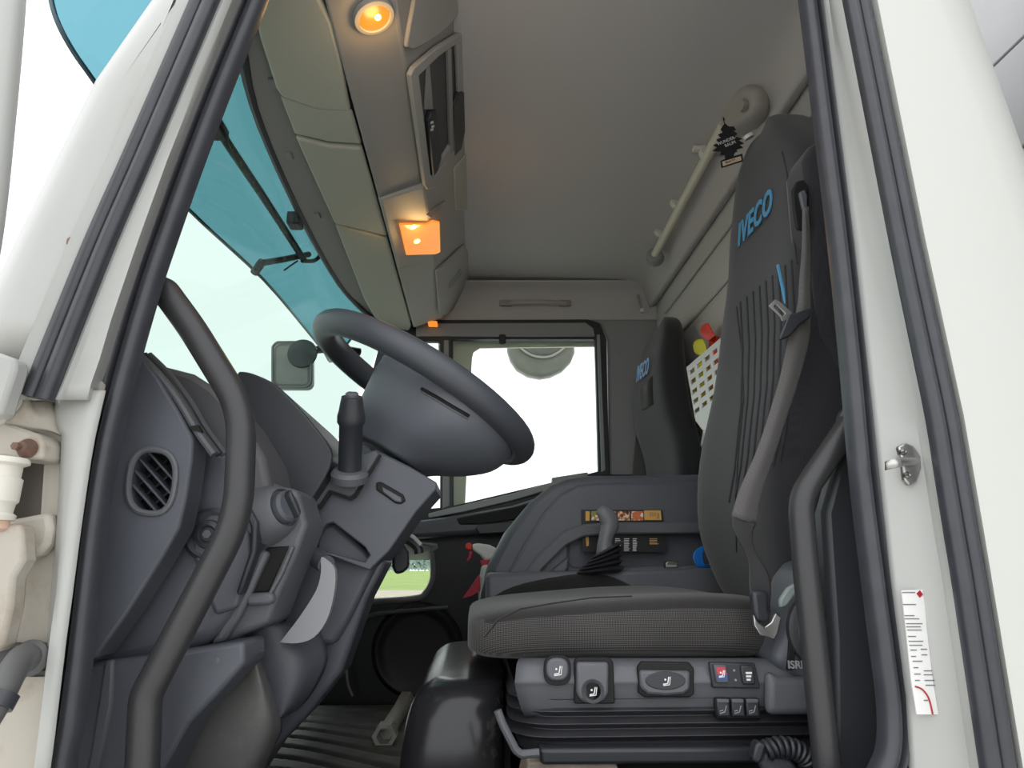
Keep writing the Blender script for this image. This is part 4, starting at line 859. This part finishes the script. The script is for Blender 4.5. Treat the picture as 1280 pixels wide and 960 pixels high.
slab('buckle', [(940, 738), (961, 738), (964, 775), (955, 780), (944, 776)], .190, .206, PLB, SB, bevel=.006, seg=3)
hk_ = slab('anchor', [(942, 768), (948, 778), (956, 784), (964, 778), (970, 766), (977, 772), (972, 792), (968, 800), (950, 794), (943, 782)], .186, .192, MET, SB, bevel=.0015)
slab('release', [(975, 750), (985, 735), (996, 728), (996, 742), (984, 758), (976, 760)], .187, .197, mat('release_grey', (140, 150, 150), .4), SB, bevel=.003)
tg = plate('tongue', P2([(961, 382), (969, 374), (974, 376), (990, 390), (986, 399), (978, 401), (976, 396)], .198), [P2([(967, 383), (970, 380), (982, 392), (978, 395)], .198)], (0, .0025, 0), MET, SB, bevel=.0005)
slab('tongue_grip', [(986, 392), (994, 391), (1014, 384), (1014, 396), (1000, 406), (988, 420), (976, 425), (974, 421), (979, 410)], .197, .206, PLB, SB, bevel=.003)

# ================================================================== passenger seat
PSX = thing('passenger_side_chair', 'black passenger seat with blue lettering by the far pillar', 'seat', (.65, 1.55, .06))
pb = seatback('backrest', [(.35, .62, .12, 1.36, 1.78), (.55, .62, .12, 1.34, 1.80), (.75, .625, .12, 1.33, 1.80), (.95, .625, .11, 1.33, 1.82), (1.10, .598, .12, 1.35, 1.85), (1.25, .596, .12, 1.37, 1.85), (1.36, .622, .10, 1.40, 1.81), (1.42, .64, .08, 1.44, 1.75), (1.45, .66, .04, 1.50, 1.67)], FAB, PSX, bolster=.015)
logo_fit(pb, PSX, (798.5, 478), (813, 467), (797, 464), LBLU, 'IVECO', .010, .010)
pf = hits(pb, [(800, 487), (816, 470), (817, 505), (803, 513)], .002)
if len(pf) == 4: mk('pale_insert', pf, [(0, 1, 2, 3)], FABS, PSX, solid=.002)
seatcu = loft('cushion', [ring(.13, 1.36, 1.80, .42, .50, .0), ring(.16, 1.34, 1.82, .40, .52, .01), ring(.3, 1.34, 1.82, .40, .53, .01), ring(.6, 1.34, 1.82, .40, .53, .01)], FAB, PSX)
rbox('base', (.42, 1.58, .23), (.4, .42, .34), PLB, PSX, bevel=.02)
PB_ = thing('passenger_seat_belt', 'grey seat belt hanging beside the passenger seat', 'seat belt', at(800, 600, 1.85))
grid('webbing', [P2([(798, 500), (801, 502), (804, 512)], 1.88), P2([(797, 520), (800, 522), (803, 530)], 1.88), P2([(793, 560), (799, 560), (806, 562)], 1.88), P2([(788, 620), (798, 620), (808, 620)], 1.88)], BELT, PB_, solid=.002)
slab('belt_hanger', [(794, 510), (800, 498), (803, 500), (800, 516), (797, 522)], 1.815, 1.83, mat('hanger_grey', (150, 155, 158), .4), PB_, bevel=.002)

# ================================================================== centre console with strap and leaflet
CC = thing('centre_console', 'dark plastic centre console back between the seats', 'console', (.3, 1.0, .06))
cout = [(590, 860), (596, 790), (601, 742), (612, 705), (634, 662), (662, 628), (690, 605), (712, 597), (735, 594), (900, 592), (930, 640), (940, 860)]
slab('rim_shell', cout, .93, 1.22, PLA, CC, bevel=.02, seg=3)
cin = [(612, 860), (618, 780), (626, 735), (650, 690), (680, 640), (700, 618), (722, 606), (745, 603), (900, 602), (930, 860)]
pocket = [(712, 672), (740, 667), (890, 662), (890, 706), (715, 709), (712, 702)]
plate('front_panel', P2(cin, .905), [P2(pocket, .905)], (0, .03, 0), mat('console_plastic', (88, 90, 97), .42, bump=.4, bscale=700, var=.05), CC, bevel=.008)
slab('strap', [(640, 770), (640, 740), (672, 695), (705, 664), (730, 655), (760, 653), (900, 652), (900, 667), (762, 668), (730, 671), (708, 682), (678, 712), (655, 750)], .878, .892, PLM, CC, bevel=.005)
slab('side_bolster', [(640, 800), (645, 768), (680, 720), (712, 694), (712, 712), (690, 735), (672, 780)], .885, .91, PLA, CC, bevel=.008)
slab('lever_base', [(p.x, p.y) for p in cr([V(606, 790, 0), V(612, 752, 0), V(640, 733, 0), V(690, 721, 0), V(735, 716, 0), V(765, 720, 0), V(800, 737, 0), V(840, 765, 0), V(840, 800, 0)], 3, True)], .755, .80, FABS, CC, bevel=.01, seg=3)
tray = prism('tray', [V(.02, .76, .560), V(.60, .76, .572), V(.60, .90, .572), V(.02, .90, .560)], (0, 0, -.10), PLM, CC, bevel=.01)
slab('tray_edge', [(700, 716), (760, 712), (890, 710), (890, 722), (780, 724), (740, 726)], .80, .90, mat('tray_grey', (126, 127, 130), .45, bump=.2, bscale=500), CC, bevel=.004)
LF = thing('menu_leaflet', 'black food menu leaflet with pictures tucked behind the console strap', 'leaflet', at(780, 705, .9))
slab('sheet', [(727, 637), (828, 637.5), (834, 690), (728, 690)], .896, .899, BLK, LF, bevel=0)
slab('colour_block', [(732, 639), (737, 639), (737, 651), (732, 651)], .8945, .8958, OCH, LF, bevel=0)
slab('colour_block', [(732, 669), (736, 669), (736, 682), (733, 683)], .8945, .8958, OCH, LF, bevel=0)
slab('colour_block', [(805, 638), (826, 638), (827, 650), (805.5, 650)], .8945, .8958, OCH, LF, bevel=0)
def foodmat(nm, c1, c2, seed):
    m = D.materials.new(nm); m.use_nodes = True; nt = m.node_tree; b = nt.nodes['Principled BSDF']; N = nt.nodes.new; L = nt.links.new
    tc = N('ShaderNodeTexCoord'); mp = N('ShaderNodeMapping'); mp.inputs['Location'].default_value = (seed, seed*2, 0); n = N('ShaderNodeTexNoise'); n.inputs['Scale'].default_value = 130; n.inputs['Detail'].default_value = 2
    L(tc.outputs['Object'], mp.inputs[0]); L(mp.outputs[0], n.inputs['Vector'])
    r = N('ShaderNodeValToRGB'); r.color_ramp.elements[0].color = srgb(c1); r.color_ramp.elements[0].position = .4; r.color_ramp.elements[1].color = srgb(c2); r.color_ramp.elements[1].position = .6
    e = r.color_ramp.elements.new(.5); e.color = srgb((220, 130, 60)); L(n.outputs[0], r.inputs[0]); L(r.outputs[0], b.inputs['Base Color']); return m
for i, (x0, x1, ca, cb) in enumerate(((739, 752, (120, 150, 60), (240, 235, 225)), (756, 770, (225, 100, 30), (240, 200, 120)), (772, 787, (60, 50, 30), (240, 220, 200)), (789, 804, (235, 235, 230), (220, 110, 70)))):
    slab('picture', [(x0, 639), (x1, 639), (x1+.2, 650.5), (x0+.2, 650.5)], .8945, .8958, foodmat('food_print_%d' % i, ca, cb, i*3.3), LF, bevel=0)
for k in range(4): slab('print_line', [(812.5+k*2.2, 640.5), (813.3+k*2.2, 640.5), (813.3+k*2.2, 645.5), (812.5+k*2.2, 645.5)], .8935, .8946, INK, LF, bevel=0)
slab('print_line', [(822, 641), (823.5, 641), (823.5, 648), (820.5, 648.5), (820.5, 647.5), (822.3, 647)], .8935, .8946, INK, LF, bevel=0)
for c_, (x0, w_) in enumerate(((769, 8), (780, 8), (791, 6), (812, 12))):
    for k in range(8 if c_ < 3 else 4):
        slab('print_line', [(x0, 673+k*2.1), (x0+w_*random.uniform(.6, 1), 673+k*2.1), (x0+w_*.8, 674+k*2.1), (x0, 674+k*2.1)], .8945, .8958, WPRT if c_ < 3 else OCH, LF, bevel=0)
CL = thing('console_clip', 'small grey metal clip on the console tray edge', 'clip', at(840, 712, .86))
slab('jaw', [(832, 704), (834, 701), (848, 701), (849, 711), (832, 711)], .855, .875, METD, CL, bevel=.003)
slab('tab', [(834, 706), (846, 706), (846, 709), (834, 709)], .852, .857, GREYH, CL, bevel=.001)

# parking brake lever
PL_ = thing('brake_lever', 'dark grey brake lever with pleated rubber boot beside the seat', 'lever', at(745, 715, .78))
def oval(p, ax, a, b, u):
    v = ax.cross(u).normalized(); return [p+u*(a*math.cos(2*math.pi*i/14))+v*(b*math.sin(2*math.pi*i/14)) for i in range(14)]
hp = [at(759, 700, .78), at(756, 685, .78), at(758, 670, .78), at(762, 658, .78), at(760, 648, .78), at(752, 641, .78), at(747, 643, .78)]
hr = [(.026, .018), (.019, .016), (.017, .015), (.021, .015), (.022, .015), (.018, .013), (.008, .008)]
lo_ = []
for i, (p, (a_, b_)) in enumerate(zip(hp, hr)):
    t = (hp[min(i+1, 6)]-hp[max(i-1, 0)]).normalized(); u = t.cross(V(0, 1, 0)).normalized(); lo_.append(oval(p, t, a_, b_, u))
loft('handle', lo_, mat('lever_grey', (110, 110, 114), .4, bump=.2, bscale=600), PL_, nsec=4, sharp=80)
bl = []
cA, cB = at(768, 692, .78), at(738, 718, .78)
for i in range(11):
    t = i/10; p = at(759+(730-759)*t, 690+(716-690)*t, .78); ax = (at(725, 718, .78)-at(760, 688, .78)).normalized()
    ax = (V(-.55, 0, 1)*(1-t)+V(-.05, 0, 1)*t).normalized()
    r_ = .030+.016*t + (.006 if i % 2 else -.005)
    bl.append(oval(at(760-12*t, 684+32*t, .775), ax, r_*1.15, r_, V(ax.z, 0, -ax.x)))
loft('boot', bl, RUBD, PL_, nsec=2, sharp=80)

BH = thing('blue_hose', 'bright blue coiled hose beside the console tray', 'hose', at(875, 708, .86))
for k in range(4):
    tube('coil', [at(878+k*1.5, 684, .86), at(870+k*2.4, 690, .855), at(868+k*3, 698, .855), at(873+k*2.5, 707, .857), at(884+k*1.5, 709, .87)], .0032, BLUC, BH, n=8)

# ================================================================== basket with bottles on the rear wall
BK = thing('wall_basket', 'white perforated plastic basket hung on the rear wall', 'basket', atx(880, 545, .68))
bx = .655
bo_ = [(858, 459), (901, 422), (912, 450), (914, 480), (910, 510), (902, 530), (890, 545), (880, 540), (869, 527), (866, 510)]
holes = []
for r in range(5):
    for c in range(5):
        cx = 865+c*9.4+r*1.5; cy = 464-c*8.0+r*12.3
        if cx > 905 - max(0, r-1)*1.2: continue
        q = [(cx-3.3, cy-.2), (cx+2.9, cy-5.4), (cx+3.4, cy+.2), (cx-2.8, cy+5.4)]
        holes.append([atx(x, y, bx) for x, y in q])
plate('perforated_front', [atx(x, y, bx) for x, y in bo_], holes, (.004, 0, 0), CLW, BK)
pe_ = [atx(x, y, bx) for x, y in bo_]
for a, b in ((1, 2), (2, 3), (3, 4), (4, 5), (5, 6), (6, 7), (7, 8), (8, 9), (9, 0)):
    mk('basket_wall', [pe_[a], pe_[b], pe_[b]+V(.10, 0, 0), pe_[a]+V(.10, 0, 0)], [(0, 1, 2, 3)], CLW, BK, solid=.003)
mk('basket_back', [p+V(.105, 0, 0) for p in pe_], [tuple(range(len(pe_)))], CLW, BK, solid=.003)
tube('hanging_stem', [atx(884, 540, bx), atx(882, 550, bx+.02), atx(880, 556, bx+.06)], .012, CLW, BK, n=8)
YB = thing('yellow_spray_bottle', 'yellow bottle sticking out of the white wall basket', 'bottle', atx(872, 480, .70))
yb_ = atx(879, 468, .70)
lathe('body', [(.030, -.10), (.032, -.02), (.024, .01), (.013, .03), (.012, .04), (.0, .04)], yb_, V(0, 0, 1), YEL, YB, n=18)
loft('spray_head', [[atx(x, y, .69) for x, y in ((866, 432), (869, 425), (878, 423), (882, 430), (884, 440), (876, 446), (868, 441))], [atx(x, y, .715) for x, y in ((866, 432), (869, 425), (878, 423), (882, 430), (884, 440), (876, 446), (868, 441))]], YEL, YB, nsec=0, bevel=.006)
RB = thing('red_bottle', 'red orange capped bottle sticking out of the white wall basket', 'bottle', atx(884, 450, .70))
loft('cap', [[atx(x, y, .685) for x, y in ((875, 412), (878, 406), (885, 403), (889, 410), (892, 416), (896, 419), (886, 427), (878, 422))], [atx(x, y, .72) for x, y in ((875, 412), (878, 406), (885, 403), (889, 410), (892, 416), (896, 419), (886, 427), (878, 422))]], RED, RB, nsec=0, bevel=.006)
lathe('body', [(.02, -.16), (.02, -.02), (.016, .02), (.0, .02)], atx(894, 430, .725), V(0, 0, 1), RED, RB, n=18)

# red and white trigger spray beside the console
TS = thing('trigger_spray', 'white and red trigger spray bottle by the passenger door', 'spray bottle', at(598, 745, 1.5))
slab('head', [(590, 680), (598, 679), (612, 681), (622, 686), (622, 698), (606, 702), (600, 694), (591, 688)], 1.48, 1.52, CLW, TS, bevel=.008, seg=3)
slab('nozzle', [(582, 680), (586, 678), (590, 680), (590, 687), (585, 688), (582, 685)], 1.485, 1.515, RED, TS, bevel=.003)
slab('trigger', [(587, 688), (591, 690), (589, 698), (585, 702), (583, 700), (586, 695)], 1.49, 1.51, REDD, TS, bevel=.002)
slab('neck', [(600, 700), (612, 700), (614, 708), (602, 708)], 1.48, 1.52, REDD, TS, bevel=.003)
slab('bottle', [(602, 706), (614, 706), (622, 716), (622, 919), (596, 919), (598, 730)], 1.47, 1.53, mat('clear_white', (200, 205, 205), .3), TS, bevel=.01)
slab('label_wedge', [(578, 748), (599, 718), (601, 738), (590, 745)], 1.46, 1.475, REDD, TS, bevel=.001)

# ================================================================== floor mat, wrench, coil cord
vv = []; ff = []; nx, ny = 90, 150
for j in range(ny+1):
    for i in range(nx+1):
        x = -.82+.75*i/nx; y = .55+1.40*j/ny
        ph = y*52+6*math.sin(x*5+1)+3*math.sin(x*9+y*3)+4*x
        q = math.sin(ph); h = .012*(1 if q > -.45 else max(0, (q+1)/.55))
        vv.append((x, y, .066+h)); 
for j in range(ny):
    for i in range(nx):
        a = j*(nx+1)+i; ff.append((a, a+1, a+nx+2, a+nx+1))
fm_ = mk('floor_mat', vv, ff, mat('mat_rubber', (104, 106, 104), .6, bump=.3, bscale=200, var=.25, vscale=14), None, sharp=None, solid=.004)
tag(fm_, 'grey black rubber floor mat with wavy grooves', 'mat')
GALV = mat('galvanised_steel', (205, 205, 198), .45, metal=.25, var=.1, vscale=40)
WRN = thing('box_wrench', 'silver tubular hex box wrench lying on the floor mat', 'wrench', (-.27, 1.35, .07))
wa, wb = atz(480, 921, .10), atz(505, 880, .10); wax = (wb-wa).normalized()
def hexr(p, r, k=6):
    u = wax.cross(V(0, 0, 1)).normalized(); v = u.cross(wax)
    return [p+u*(r*math.cos(2*math.pi*i/k))+v*(r*math.sin(2*math.pi*i/k)) for i in range(k)]
loft('socket_head', [hexr(wa+wax*.05, .020), hexr(wa+wax*.001, .0225), hexr(wa, .030), hexr(wa, .036), hexr(wa+wax*.05, .036), hexr(wa+wax*.07, .026)], GALV, WRN, nsec=0, sharp=30)
tube('shaft', [wa+wax*.06, wb], .026, GALV, WRN, smooth=0, n=16)
loft('far_socket', [hexr(wb-wax*.03, .028), hexr(wb, .033), hexr(wb+wax*.07, .033)], GALV, WRN, nsec=0, sharp=30)
CO = thing('coiled_cable', 'black coiled cable with plug beside the seat base', 'cable', at(985, 990, .16))
cp = cr([at(958, 938, .15), at(972, 934, .15), at(988, 935, .15), at(1002, 942, .15), at(1011, 955, .15), at(1013, 985, .15)], 8)
T_, U_ = frames(cp); hel = []
turns = 11; NN = turns*12
for i in range(NN+1):
    t = i/NN*(len(cp)-1); k = min(int(t), len(cp)-2); f = t-k; p = cp[k].lerp(cp[k+1], f); u = U_[k]; v = T_[k].cross(u); a = 2*math.pi*i/12
    hel.append(p+u*(.0105*math.cos(a))+v*(.0105*math.sin(a)))
tube('coil', hel, .0032, PLB, CO, smooth=0, n=7)
slab('plug', [(945, 932), (949, 927), (958, 931), (953, 950), (948, 956), (941, 951)], .14, .16, PLB, CO, bevel=.003)
slab('plug_body', [(955, 938), (968, 942), (990, 950), (1000, 965), (960, 975), (952, 955)], .155, .175, PLA, CO, bevel=.005)
